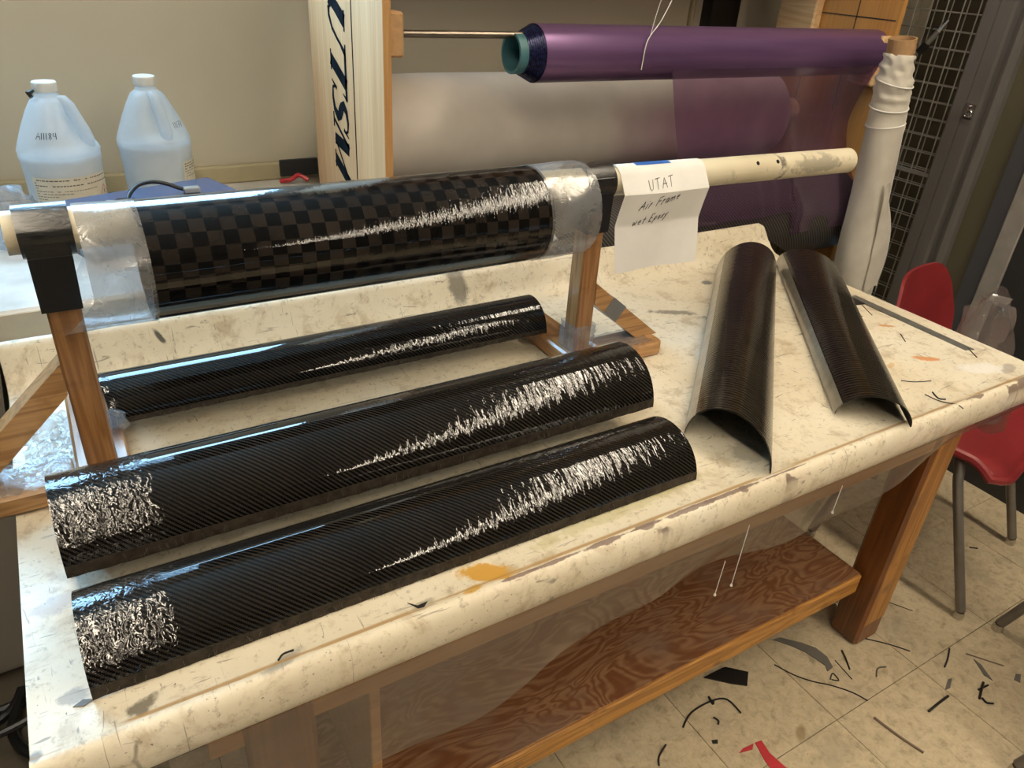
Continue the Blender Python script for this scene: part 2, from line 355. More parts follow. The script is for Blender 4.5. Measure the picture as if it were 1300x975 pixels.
TC = Vector((0.80, 0.99, 0.0))     # table origin: the tabletop's coordinates are relative to this
def mk_table():
    t = NT('stained_laminate'); O = t.tc.outputs['Object']; P = t.map(O, loc=tuple(TC))
    big = t.noise(P, 3.2, 4, 0.6); mid = t.noise(P, 16, 5, 0.7, 0.4); fine = t.noise(P, 75, 4, 0.7); ns = t.noise(P, 26, 5, 0.7)
    col = t.ramp(big, [(0.3, (0.68, 0.59, 0.43)), (0.5, (0.76, 0.68, 0.52)), (0.7, (0.80, 0.74, 0.61))])
    col = t.mix(t.rng(mid, 0.50, 0.70, 0, 0.62), col, (0.44, 0.33, 0.19))
    col = t.mix(t.rng(fine, 0.55, 0.70, 0, 0.55), col, (0.30, 0.23, 0.14))
    s1 = t.noise(t.map(P, (14, 150, 1), rot=(0, 0, 0.4)), 1, 3, 0.6, 1.0); col = t.mix(t.rng(s1, 0.64, 0.71, 0, 0.65), col, (0.18, 0.14, 0.10))
    s2 = t.noise(t.map(P, (150, 18, 1), rot=(0, 0, 0.7)), 1, 3, 0.6, 1.0); col = t.mix(t.rng(s2, 0.65, 0.72, 0, 0.65), col, (0.18, 0.14, 0.10))
    def st(x, y, rx, ry, rot, c, k, amt=0.6, soft=0.5):
        nonlocal col
        col = t.mix(t.math('MULTIPLY', t.blot(P, x, y, rx, ry, rot, ns, amt, soft), k), col, c)
    st(0.379, 0.613, 0.045, 0.020, -0.5, (0.62, 0.33, 0.05), 0.95, 0.9, 0.35); st(0.350, 0.594, 0.018, 0.008, 0.2, (0.60, 0.34, 0.06), 0.9)
    st(1.599, 0.88, 0.030, 0.008, -0.6, (0.62, 0.27, 0.07), 0.9, 0.9); st(1.529, 0.736, 0.040, 0.012, -0.6, (0.66, 0.26, 0.08), 0.9, 0.9); st(1.425, 0.75, 0.02, 0.008, 0.3, (0.6, 0.35, 0.1), 0.6, 0.9)
    st(-0.028, 0.610, 0.020, 0.012, 0.3, (0.10, 0.085, 0.06), 0.8, 1.2); st(-0.127, 0.595, 0.008, 0.010, 0, (0.2, 0.19, 0.18), 0.8); st(-0.09, 0.655, 0.02, 0.012, 0.4, (0.25, 0.22, 0.2), 0.6, 1.2)
    st(0.11, 0.595, 0.035, 0.010, 0.4, (0.33, 0.30, 0.24), 0.8, 1.0); st(0.285, 0.60, 0.02, 0.01, 0.2, (0.3, 0.26, 0.18), 0.6, 1.0)
    st(1.175, 1.142, 0.06, 0.014, -0.5, (0.16, 0.135, 0.10), 0.75, 1.3); st(1.23, 1.08, 0.03, 0.02, -0.7, (0.2, 0.17, 0.12), 0.6, 1.3); st(1.38, 1.252, 0.02, 0.016, 0.3, (0.10, 0.095, 0.09), 0.9, 0.8)
    st(1.06, 0.86, 0.05, 0.03, 0.2, (0.36, 0.33, 0.22), 0.5, 1.2); st(0.90, 0.66, 0.04, 0.03, 0, (0.34, 0.31, 0.24), 0.7, 1.2); st(1.1, 0.93, 0.06, 0.06, 0, (0.78, 0.76, 0.72), 0.5, 1.0)
    st(0.62, 0.635, 0.22, 0.016, 0.05, (0.50, 0.46, 0.22), 0.55, 1.0); st(1.60, 0.655, 0.07, 0.03, -0.4, (0.80, 0.78, 0.74), 0.7, 1.0); st(1.66, 0.63, 0.04, 0.012, 0.3, (0.3, 0.26, 0.2), 0.6, 1.2)
    st(0.20, 1.03, 0.2, 0.06, 0.1, (0.60, 0.50, 0.34), 0.6, 1.0); st(0.45, 1.05, 0.25, 0.04, 0, (0.62, 0.55, 0.42), 0.5, 1.0)
    st(-0.10, 0.80, 0.035, 0.02, 0.5, (0.42, 0.36, 0.34), 0.6, 1.2); st(-0.04, 0.71, 0.02, 0.03, 0.5, (0.4, 0.34, 0.3), 0.55, 1.2)
    st(0.115, 1.372, 0.012, 0.004, -0.5, (0.05, 0.045, 0.04), 0.9); st(0.73, 1.375, 0.03, 0.03, 0.1, (0.14, 0.12, 0.10), 0.75, 0.8)
    s3 = t.noise(P, 210, 2, 0.5); col = t.mix(t.rng(s3, 0.70, 0.76, 0, 0.8), col, (0.12, 0.09, 0.06))
    for cx_, w_, d_ in ((.412, .040, .003), (.470, .050, .0035), (.550, .040, .0045), (.62, .05, .003), (.705, .065, .0045), (.80, .065, .004), (.92, .05, .002)):
        st(cx_, .5865, w_, d_, 0.0, (0.19, 0.125, 0.10), 0.9, 1.0, 0.25)
    # worn orange line along the front rim
    x, y, z = t.sep(P)
    ln = t.math('MULTIPLY', t.rng(t.math('ABSOLUTE', t.math('SUBTRACT', y, 0.596)), 0.0055, 0.002), t.rng(t.noise(t.map(P, (6, 60, 1)), 1, 3), 0.36, 0.48))
    col = t.mix(t.math('MULTIPLY', ln, 0.8), col, (0.42, 0.23, 0.06))
    chip = t.math('MULTIPLY', t.rng(t.math('ABSOLUTE', t.math('SUBTRACT', y, 0.583)), 0.012, 0.006), t.rng(t.noise(t.map(P, (11, 25, 1), (2.6, 0, 0)), 1, 3), 0.57, 0.60))
    chip = t.math('MULTIPLY', chip, t.rng(x, 0.36, 0.44)); col = t.mix(t.math('MULTIPLY', chip, 0.9), col, (0.19, 0.13, 0.10))
    r = t.rng(t.noise(P, 9, 4), 0.3, 0.7, 0.28, 0.55)
    t.set(color=col, rough=r, spec=0.45, normal=t.bump(t.math('ADD', mid, fine), 0.16, 0.002)); return t.m
M['table'] = mk_table()
M['counter'] = simple('counter_laminate', (0.60, 0.56, 0.50), 0.32, var=0.14, scale=9, bump=0.12, bscale=30)
M['counteredge'] = simple('counter_edge', (0.52, 0.44, 0.33), 0.4, var=0.05)
M['cab'] = simple('grey_cabinet', (0.25, 0.225, 0.19), 0.5, var=0.04, scale=4)
M['kick'] = simple('toe_kick', (0.02, 0.02, 0.02), 0.6)
M['ply'] = wood('pine_plywood', (0.50, 0.26, 0.11), (0.74, 0.45, 0.225), 'z', 1.2, 0.6, contrast=0.30, ring=5, bump=0.06)
M['plyedge'] = wood('plywood_edge', (0.42, 0.20, 0.06), (0.56, 0.32, 0.12), 'z', 3, 0.6, contrast=0.5, ring=10, bump=0.1)
M['plyorange'] = wood('varnished_plywood', (0.40, 0.19, 0.05), (0.60, 0.33, 0.10), 'z', 1.2, 0.45, contrast=0.35, ring=5, bump=0.06)
M['mdf'] = simple('pressed_board', (0.50, 0.29, 0.13), 0.7, var=0.1, scale=60)
M['block'] = wood('pine_block', (0.58, 0.36, 0.17), (0.74, 0.52, 0.28), 'y', 2, 0.55, contrast=0.4)
M['legwood'] = wood('stained_leg', (0.10, 0.032, 0.008), (0.21, 0.070, 0.016), 'z', 2.2, 0.38, coat=0.3, contrast=0.35, dirt=(0.10, 0.05, 0.02))
M['legedge'] = wood('orange_leg_face', (0.24, 0.095, 0.02), (0.48, 0.23, 0.055), 'z', 2.2, 0.45, contrast=0.4, dirt=(0.16, 0.08, 0.03))
def mk_shelf():
    t = NT('fir_plywood'); O = t.tc.outputs['Object']
    b = t.noise(t.map(O, (3.2, 11, 5)), 1, 3, 0.5, 1.0)
    r = t.math('MULTIPLY_ADD', t.math('SINE', t.math('MULTIPLY', b, 95)), 0.5, 0.5)
    f2 = t.noise(t.map(O, (9, 160, 30)), 1, 3)
    col = t.mix(r, (0.17, 0.060, 0.018), (0.30, 0.165, 0.085))
    col = t.mix(t.rng(f2, 0.4, 0.7, 0, 0.5), col, (0.14, 0.05, 0.018))
    col = t.mix(t.rng(t.noise(O, 5, 4), 0.5, 0.7, 0, 0.6), col, (0.22, 0.15, 0.11))
    t.set(color=col, rough=0.5, normal=t.bump(r, 0.15, 0.001)); return t.m
M['shelf'] = mk_shelf()
M['shelfedge'] = wood('shelf_edge', (0.22, 0.085, 0.015), (0.60, 0.30, 0.07), 'x', 3, 0.45, contrast=0.3, dirt=(0.12, 0.05, 0.015))
M['apron'] = wood('apron_board', (0.30, 0.15, 0.055), (0.42, 0.22, 0.09), 'x', 1.5, 0.5, contrast=0.3)
M['stand'] = wood('resin_soaked_wood', (0.20, 0.085, 0.025), (0.40, 0.20, 0.075), 'z', 2.5, 0.3, coat=0.5, contrast=0.4, dirt=(0.10, 0.045, 0.015))
M['standx'] = wood('resin_soaked_beam', (0.26, 0.12, 0.04), (0.50, 0.28, 0.11), 'x', 2.5, 0.35, coat=0.4, contrast=0.4, dirt=(0.16, 0.07, 0.02))
M['standy'] = wood('resin_soaked_foot', (0.22, 0.095, 0.03), (0.42, 0.21, 0.075), 'y', 2.5, 0.35, coat=0.4, contrast=0.4, dirt=(0.12, 0.05, 0.015))
M['twill'] = twill('carbon_twill', patch=(0, 0.10), seed=0.0)
M['twill2'] = twill('carbon_twill_back', patch=(0, 0.12), seed=5.0)
M['twill3'] = twill('carbon_twill_small', patch=(0, 0.02), seed=9.0)
M['checker'] = checker('spread_tow_checker')
M['ringed'] = ringed('carbon_wound')
M['carbonin'] = simple('carbon_inside', (0.012, 0.011, 0.010), 0.5, var=0.3, scale=60, bump=0.3, bscale=200)
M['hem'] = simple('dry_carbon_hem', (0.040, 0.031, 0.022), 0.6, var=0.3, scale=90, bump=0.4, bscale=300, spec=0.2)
M['hemfibre'] = simple('loose_fibre', (0.10, 0.085, 0.07), 0.5)
M['edgestrip'] = simple('bare_resin_edge', (0.27, 0.24, 0.19), 0.30, var=0.15, scale=30, bump=0.2, coat=0.6)
M['pvc'] = None
def mk_pvc():
    t = NT('old_pvc_pipe'); O = t.tc.outputs['Object']
    c = t.ramp(t.noise(O, 5, 3), [(0.3, (0.60, 0.52, 0.36)), (0.7, (0.72, 0.65, 0.48))])
    c = t.mix(t.rng(t.noise(t.map(O, (1, 1, 1)), 26, 5, 0.7, 0.5), 0.60, 0.72, 0, 0.7), c, (0.22, 0.19, 0.14))
    x, y, z = t.sep(O)
    ring = t.math('MULTIPLY', t.rng(t.math('ABSOLUTE', t.math('SUBTRACT', x, 0.548)), 0.014, 0.004), t.rng(t.noise(O, 60, 4), 0.42, 0.6))
    c = t.mix(t.math('MULTIPLY', ring, 0.85), c, (0.12, 0.10, 0.08))
    smg = t.math('MULTIPLY', t.blot(t.comb(x, z), 0.66, -0.005, 0.10, 0.02, 0, t.noise(O, 50, 4), 1.2), 0.6); c = t.mix(smg, c, (0.20, 0.18, 0.14))
    t.set(color=c, rough=0.42); return t.m
M['pvc'] = mk_pvc()
M['hole'] = simple('dark_hole', (0.004, 0.004, 0.004), 0.9)
def mk_tape():
    t = NT('black_tape'); O = t.tc.outputs['Object']
    n = t.noise(t.map(O, (60, 200, 200)), 1, 3, 0.6, 0.5)
    t.set(color=t.ramp(t.noise(O, 40, 3), [(0.3, (0.006, 0.006, 0.006)), (0.8, (0.022, 0.020, 0.018))]), rough=0.28, coat=0.4, coatr=0.12, normal=t.bump(n, 0.5, 0.002)); return t.m
M['tape'] = mk_tape()
M['blackpl'] = simple('black_plastic', (0.008, 0.008, 0.009), 0.35, var=0.2)
M['film'] = film('clear_film_wrap', (0.92, 0.93, 0.95), 0.60, 0.16, crumple=0.22, scale=24, streak=(1.0, 1.0, 1.0), hcol=(0.50, 0.48, 0.46), gl=0.3)
M['drape'] = film('hanging_film', (0.88, 0.85, 0.82), 0.70, 0.2, crumple=0.3, scale=4, streak=(0.5, 1, 3.0), hcol=(0.40, 0.34, 0.29), gl=0.15)
M['bag'] = film('clear_bag', (0.92, 0.92, 0.92), 0.66, 0.12, crumple=0.3, scale=5, hcol=(0.45, 0.42, 0.39), gl=0.5)
M['crinkle'] = film('crinkled_film', (0.9, 0.92, 0.95), 0.72, 0.10, crumple=0.9, scale=45, hcol=(0.42, 0.45, 0.5), gl=0.5)
def mk_jug():
    t = NT('milky_jug_plastic'); O = t.tc.outputs['Object']
    tr = t.n.new('ShaderNodeBsdfTransparent'); tr.inputs[0].default_value = (0.9, 0.93, 0.97, 1)
    p = t.p; t.set(color=t.ramp(t.noise(O, 18, 4), [(0.35, (0.62, 0.66, 0.68)), (0.65, (0.76, 0.79, 0.80))]), rough=0.28, spec=0.5, normal=t.bump(t.noise(O, 40, 3), 0.12, 0.002))
    tl = t.n.new('ShaderNodeBsdfTranslucent'); tl.inputs[0].default_value = (0.82, 0.88, 0.92, 1)
    a = t.n.new('ShaderNodeMixShader'); a.inputs[0].default_value = 0.45; t.l.new(p.outputs[0], a.inputs[1]); t.l.new(tl.outputs[0], a.inputs[2])
    b = t.n.new('ShaderNodeMixShader'); b.inputs[0].default_value = 0.34; t.l.new(a.outputs[0], b.inputs[1]); t.l.new(tr.outputs[0], b.inputs[2])
    t.l.new(b.outputs[0], t.out.inputs['Surface']); return t.m
M['jug'] = mk_jug()
M['liquid'] = simple('cloudy_hardener', (0.80, 0.84, 0.86), 0.25, var=0.02)
M['cap'] = simple('jug_cap', (0.72, 0.71, 0.66), 0.45, var=0.05)
M['label'] = simple('jug_label_paper', (0.66, 0.60, 0.47), 0.6, var=0.04, scale=30)
M['ink'] = simple('ink', (0.012, 0.012, 0.014), 0.5)
M['print'] = simple('faded_print', (0.12, 0.10, 0.08), 0.6)
M['redink'] = simple('red_print', (0.60, 0.10, 0.05), 0.6)
M['paper'] = simple('note_paper', (0.80, 0.78, 0.74), 0.7, var=0.03, scale=12, bump=0.1, bscale=25)
M['bluetape'] = simple('blue_tape', (0.03, 0.13, 0.45), 0.5)
M['stencil'] = simple('stencil_paint', (0.008, 0.010, 0.013), 0.9, var=0.25, scale=40, spec=0.05)
M['steel'] = simple('bare_steel', (0.24, 0.20, 0.16), 0.34, metal=1.0, var=0.1)
M['dullsteel'] = simple('dull_steel', (0.30, 0.29, 0.26), 0.42, metal=0.7, var=0.15, scale=30)
M['teal'] = simple('teal_core', (0.06, 0.17, 0.19), 0.45, var=0.08)
def mk_purple():
    t = NT('purple_film_roll'); O = t.tc.outputs['Object']
    n = t.noise(t.map(O, (2, 30, 30)), 1, 3)
    t.set(color=t.ramp(n, [(0.3, (0.15, 0.075, 0.19)), (0.7, (0.23, 0.12, 0.27))]), rough=0.30, metal=0.55, spec=0.6, coat=0.2, coatr=0.25); return t.m
M['purple'] = mk_purple()
M['purpleend'] = simple('film_edge', (0.018, 0.022, 0.085), 0.25, metal=0.4, var=0.5, scale=150)
M['sheet'] = film('purple_sheet', (0.62, 0.42, 0.58), 0.80, 0.14, crumple=0.25, scale=4, hcol=(0.36, 0.22, 0.36), gl=0.6)
M['whiteroll'] = simple('breather_cloth', (0.54, 0.49, 0.43), 0.55, var=0.08, scale=5, bump=0.1, bscale=12)
def mk_cfab():
    t = NT('dry_carbon_cloth'); U = t.tc.outputs['UV']; x, y, _ = t.sep(U)
    s_ = t.math('SINE', t.math('MULTIPLY', t.math('ADD', x, t.math('MULTIPLY', y, 0.8)), 2 * math.pi / 0.0115)); f = t.rng(s_, -0.2, 0.6)
    t.set(color=t.mix(f, (0.008, 0.0075, 0.007), (0.085, 0.075, 0.066)), rough=0.42, spec=0.5); return t.m
M['cfab'] = mk_cfab()
def mk_gfab():
    t = NT('glass_cloth'); O = t.tc.outputs['Object']
    n = t.noise(O, 9, 4); b = t.noise(t.map(O, (60, 60, 160)), 1, 3)
    t.set(color=t.ramp(n, [(0.3, (0.54, 0.50, 0.42)), (0.7, (0.68, 0.64, 0.55))]), rough=0.55, sheen=0.3, normal=t.bump(b, 0.3, 0.002)); return t.m
M['gfab'] = mk_gfab()
M['cardboard'] = simple('cardboard', (0.42, 0.25, 0.12), 0.8, var=0.08, scale=50)
M['wire'] = simple('mesh_wire', (0.30, 0.28, 0.24), 0.45, metal=0.6)
M['post'] = simple('grey_steel_post', (0.115, 0.108, 0.10), 0.42, metal=0.1, var=0.06, scale=5)
M['olive'] = simple('olive_paint', (0.085, 0.075, 0.045), 0.45, var=0.05, scale=4)
M['bluegrey'] = simple('bluegrey_sheen', (0.052, 0.053, 0.058), 0.5, var=0.04)
M['silver'] = simple('brushed_trim', (0.30, 0.285, 0.26), 0.45, metal=0.2, var=0.08)
M['red'] = simple('red_chair_plastic', (0.235, 0.022, 0.025), 0.36, var=0.10, scale=8, bump=0.1, bscale=160)
M['chairleg'] = simple('painted_chair_steel', (0.20, 0.18, 0.155), 0.38, metal=0.45, var=0.08)
M['glide'] = simple('chrome_glide', (0.60, 0.58, 0.54), 0.2, metal=1.0)
M['strand'] = simple('carbon_strand', (0.012, 0.011, 0.010), 0.4)
M['greyscrap'] = simple('grey_tape_scrap', (0.13, 0.12, 0.105), 0.5)
M['stick'] = simple('brown_stick', (0.20, 0.14, 0.10), 0.6)
M['redtape'] = simple('red_tape', (0.52, 0.035, 0.045), 0.4)
M['thread'] = simple('white_thread', (0.80, 0.78, 0.74), 0.7)
M['cable'] = simple('black_cable', (0.008, 0.008, 0.008), 0.35)
M['boxblack'] = simple('black_case', (0.012, 0.012, 0.014), 0.3)
M['lid'] = simple('sheen_tinted_lid', (0.045, 0.075, 0.16), 0.22, var=0.03, coat=0.5)  # black lid; its blue window reflection is painted into the base colour
M['connector'] = simple('nickel_connector', (0.55, 0.52, 0.46), 0.3, metal=0.7)
M['greytape'] = simple('duct_tape', (0.15, 0.15, 0.15), 0.4, coat=0.3)
M['frame'] = simple('window_frame', (0.45, 0.44, 0.42), 0.5)
M['beige'] = simple('beige_crate', (0.28, 0.24, 0.18), 0.5, var=0.1)
M['brass'] = simple('brass', (0.55, 0.32, 0.06), 0.3, metal=0.9)
def mk_glass():
    t = NT('window_glass'); tr = t.n.new('ShaderNodeBsdfTransparent'); g = t.n.new('ShaderNodeBsdfGlossy'); g.inputs[1].default_value = 0.02
    m = t.n.new('ShaderNodeMixShader'); m.inputs[0].default_value = 0.05; t.l.new(tr.outputs[0], m.inputs[1]); t.l.new(g.outputs[0], m.inputs[2]); t.l.new(m.outputs[0], t.out.inputs[0]); return t.m
M['glass'] = mk_glass()
def mk_lamp():
    t = NT('lamp_diffuser'); t.set(color=(0.9, 0.88, 0.8), emit=LAMP_COL, emits=LAMP); return t.m
M['lamp'] = mk_lamp()

# ---------------------------------------------------------------- the room
FZ = -T; CZ = 1.95; X0, X1, Y0, Y1 = -3.2, 3.4, -5.5, 2.15
def struct(name, mb, mat, parent=None, **kw):
    o = obj(name, mb, mat, parent, **kw)
    if parent is None: o['kind'] = 'structure'
    return o
floor = struct('floor', MB().box((X0, Y0, FZ - 0.10), (X1, Y1 + 0.1, FZ - 0.004)), M['subfloor'], origin=(0, 0, FZ))
TS = 0.305; tile_me = None
for i in range(-5, 6):
    for j in range(-4, 6):
        cx = 1.576 + (i - 0.5) * TS; cy = 0.51 + (j - 0.5) * TS
        if cx > X1 or cy > Y1 - 0.1: continue
        if tile_me is None:
            o = obj('tile', MB().box((cx - TS / 2 + .0007, cy - TS / 2 + .0007, FZ - .004), (cx + TS / 2 - .0007, cy + TS / 2 - .0007, FZ), 0.0006), M['tile'], None, smooth=False, origin=(cx, cy, FZ)); TOPS.remove(o)
            tile_me = o.data
        else:
            o = bpy.data.objects.new('tile', tile_me); COL.objects.link(o)
        o.parent = floor; o.location = (cx, cy, 0)
mb = MB()
wx0, wx1, wz0, wz1 = -0.95, 0.60, 0.72, 1.48
mb.box((X0, Y1, FZ), (wx0, Y1 + .1, CZ)); mb.box((wx1, Y1, FZ), (X1, Y1 + .1, CZ)); mb.box((wx0, Y1, FZ), (wx1, Y1 + .1, wz0)); mb.box((wx0, Y1, wz1), (wx1, Y1 + .1, CZ))
struct('wall_back', mb, M['wall'], smooth=False)
po.location = ((wx0 + wx1) / 2, Y1 + .09, (wz0 + wz1) / 2 + T); pl.size = wx1 - wx0; pl.size_y = wz1 - wz0
w1 = thing('window_1', (-0.2, Y1, wz0), None, None, kind='structure')
mb = MB()
for a, b in (((wx0, wz0), (wx1, wz0 + .04)), ((wx0, wz1 - .04), (wx1, wz1)), ((wx0, wz0), (wx0 + .04, wz1)), ((wx1 - .04, wz0), (wx1, wz1))):
    mb.box((a[0], Y1 + .03, a[1]), (b[0], Y1 + .07, b[1]))
obj('window_frame', mb, M['frame'], w1, smooth=False)
obj('pane', MB().box((wx0 + .04, Y1 + .045, wz0 + .04), (wx1 - .04, Y1 + .051, wz1 - .04)), M['glass'], w1, smooth=False)
struct('ceiling', MB().box((X0, Y0, CZ), (X1, Y1 + .1, CZ + .1)), M['ceil'], smooth=False)
struct('wall_left', MB().box((X0 - .1, Y0, FZ), (X0, Y1 + .1, CZ)), M['roomwall'], smooth=False)
struct('wall_right', MB().box((X1, Y0, FZ), (X1 + .1, Y1 + .1, CZ)), M['darkwall'], smooth=False)
struct('wall_front', MB().box((X0, Y0 - .1, FZ), (X1, Y0, CZ)), M['roomwall'], smooth=False)
struct('trim_1', MB().box((X0, Y1 - .022, .103), (0.635, Y1, .150), .004), M['ledge'], smooth=False)        # strip of raceway above the counter
struct('trim_2', MB().box((2.07, Y1 - .05, FZ), (2.20, Y1, CZ)), M['blackpl'], smooth=False)               # black upright at the wall
struct('trim_3', MB().tube([(2.02, Y1 - .006, FZ), (2.02, Y1 - .006, CZ)], .011, 8), M['ledge'])             # conduit beside it
# ceiling lamps (rows along y)
for nm, cx, w, ya, yb, lab in (('ceiling_light', 1.78, 0.17, -4.6, 1.25, 'long warm ceiling lamp above the right end of the worktable'), ('ceiling_light', -0.16, 0.11, -4.6, 1.55, 'long warm ceiling lamp above the left end of the worktable')):
    t = thing(nm, (cx, (ya + yb) / 2, CZ - .07), lab, 'light')
    obj('housing', MB().box((cx - w / 2 - .03, ya - .03, CZ - .05), (cx + w / 2 + .03, yb + .03, CZ - .001)), M['ceil'], t, smooth=False)
    obj('diffuser', MB().box((cx - w / 2, ya, CZ - .07), (cx + w / 2, yb, CZ - .05)), M['lamp'], t, smooth=False)

# ---------------------------------------------------------------- worktable
TX0, TX1 = -0.132, 1.725
tb = thing('worktable', (TC.x, TC.y, FZ), 'long wooden worktable with a stained cream top and raised back lip', 'table')
prof = [(.600, -.066), (.582, -.063), (.574, -.052), (.572, -.030), (.574, -.012), (.579, -.001), (.585, .004), (.591, .0035), (.597, .0), (.65, 0)]
prof += [(1.30, 0)] + [(1.318 + .052 * math.sin(a), .052 - .052 * math.cos(a)) for a in [math.radians(k) for k in (0, 20, 40, 60, 75)]]
prof += [(1.378, .064), (1.384, .073), (1.392, .076), (1.400, .073), (1.404, .064), (1.404, -.066)]
def tabletop():
    mb = MB(); xs = [TX0, TX0 + .006, TX0 + .3, .5, 1.0, 1.4, TX1 - .03, TX1 - .012, TX1 - .004, TX1]
    rows = []
    for x in xs:
        row = []
        for (y, z) in prof:
            d = max(0, x - (TX1 - .03)) / .03          # the lip's right end is rounded off
            if z > .03: z = .03 + (z - .03) * math.sqrt(max(0, 1 - d ** 2.2))
            row.append((x, y, z))
        rows.append(row)
    n = len(prof); vs = [p for r in rows for p in r]; fs = []
    for i in range(len(xs) - 1):
        for k in range(n): k2 = (k + 1) % n; fs.append((i * n + k, i * n + k2, (i + 1) * n + k2, (i + 1) * n + k))
    for e in (0, (len(xs) - 1) * n):
        bot = [e + n - 1, e + 0]
        for k in range(n - 1): pass
        c = len(vs); vs.append((rows[0][0][0] if e == 0 else rows[-1][0][0], 1.0, -.03))
        for k in range(n): fs.append((c, e + k, e + (k + 1) % n))
    mb.add(vs, fs); return mb
# origin of the tabletop mesh is the table's Empty at floor level, so give it its own child offset
top_e = obj('tabletop', tabletop(), M['table'], tb, sharp=50)
for v in top_e.data.vertices: v.co.z -= T
top_e.location.z += T
obj('edge_band', MB().box((TX1, .60, -.064), (TX1 + .004, 1.36, -.001), .001), M['counteredge'], tb, smooth=False)
obj('front_apron', MB().box((.02, .634, -.165), (1.486, .656, -.066), .002), M['apron'], tb, smooth=False)
obj('rear_apron', MB().box((.02, 1.30, -.165), (1.57, 1.322, -.066), .002), M['apron'], tb, smooth=False)
obj('end_apron', MB().box((1.548, .72, -.165), (1.57, 1.29, -.066), .002), M['apron'], tb, smooth=False)
def leg(x0, x1, y0, y1):
    o = obj('leg', MB().box((x0, y0, FZ), (x1, y1, -.066), .007), M['legwood'], tb, smooth=False)
    return o
l1 = leg(1.486, 1.575, .628, .706); leg(.06, .149, .628, .706); leg(1.486, 1.575, 1.24, 1.318); leg(.06, .149, 1.24, 1.318)
o = obj('front_face', MB().box((1.493, .6265, FZ + .07), (1.568, .629, -.07), .001), M['legedge'], l1, smooth=False, label='lighter orange front face of the leg')  # lighter orange tone on the front face only
sh = obj('shelf', MB().box((.155, .674, -.562), (1.474, 1.30, -.543), .001), M['shelf'], tb, smooth=False)
obj('shelf_rail', MB().box((.155, .668, -.600), (1.474, .684, -.5445), .003), M['shelfedge'], tb, smooth=False, label='worn orange front edge of the shelf')
obj('divider', MB().box((.235, .675, -.535), (.252, 1.28, -.08), .002), M['apron'], tb, smooth=False)
# hanging film along the front
def drape():
    n = 90
    def fn(u, v):
        x = -.02 + u * 1.76
        kx = (-.1, .217, .35, .50, .616, .80, .973, 1.172, 1.278, 1.549, 1.80); kz = (-.31, -.277, -.247, -.200, -.178, -.178, -.183, -.167, -.140, -.105, -.10)
        for k in range(10):
            if kx[k] <= x <= kx[k + 1]: f_ = (x - kx[k]) / (kx[k + 1] - kx[k]); bot = kz[k] * (1 - f_) + kz[k + 1] * f_
        z = -.05 + (bot + .05) * v
        y = .5705 - .004 * v + (.012 * math.sin(x * 8.3 + 1) + .007 * math.sin(x * 21 + v * 3)) * v ** 1.3 + .030 * v
        return (x, y, z)
    return MB().grid(fn, n, 10)
dr = obj('plastic_sheet', drape(), M['drape'], None, label='clear plastic sheet hanging along the front edge of the worktable', cat='plastic sheet')
def drape2():
    def fn(u, v):
        y = .62 + u * .24; z = -.04 - v * (.14 + .03 * math.sin(u * 9)); x = TX1 + .008 + v * (.014 + .008 * math.sin(u * 9))
        return (x, y, z)
    return MB().grid(fn, 40, 8)
obj('plastic_sheet', drape2(), M['drape'], None, label='clear plastic sheet hanging off the right end of the worktable, by the red chair', cat='plastic sheet')

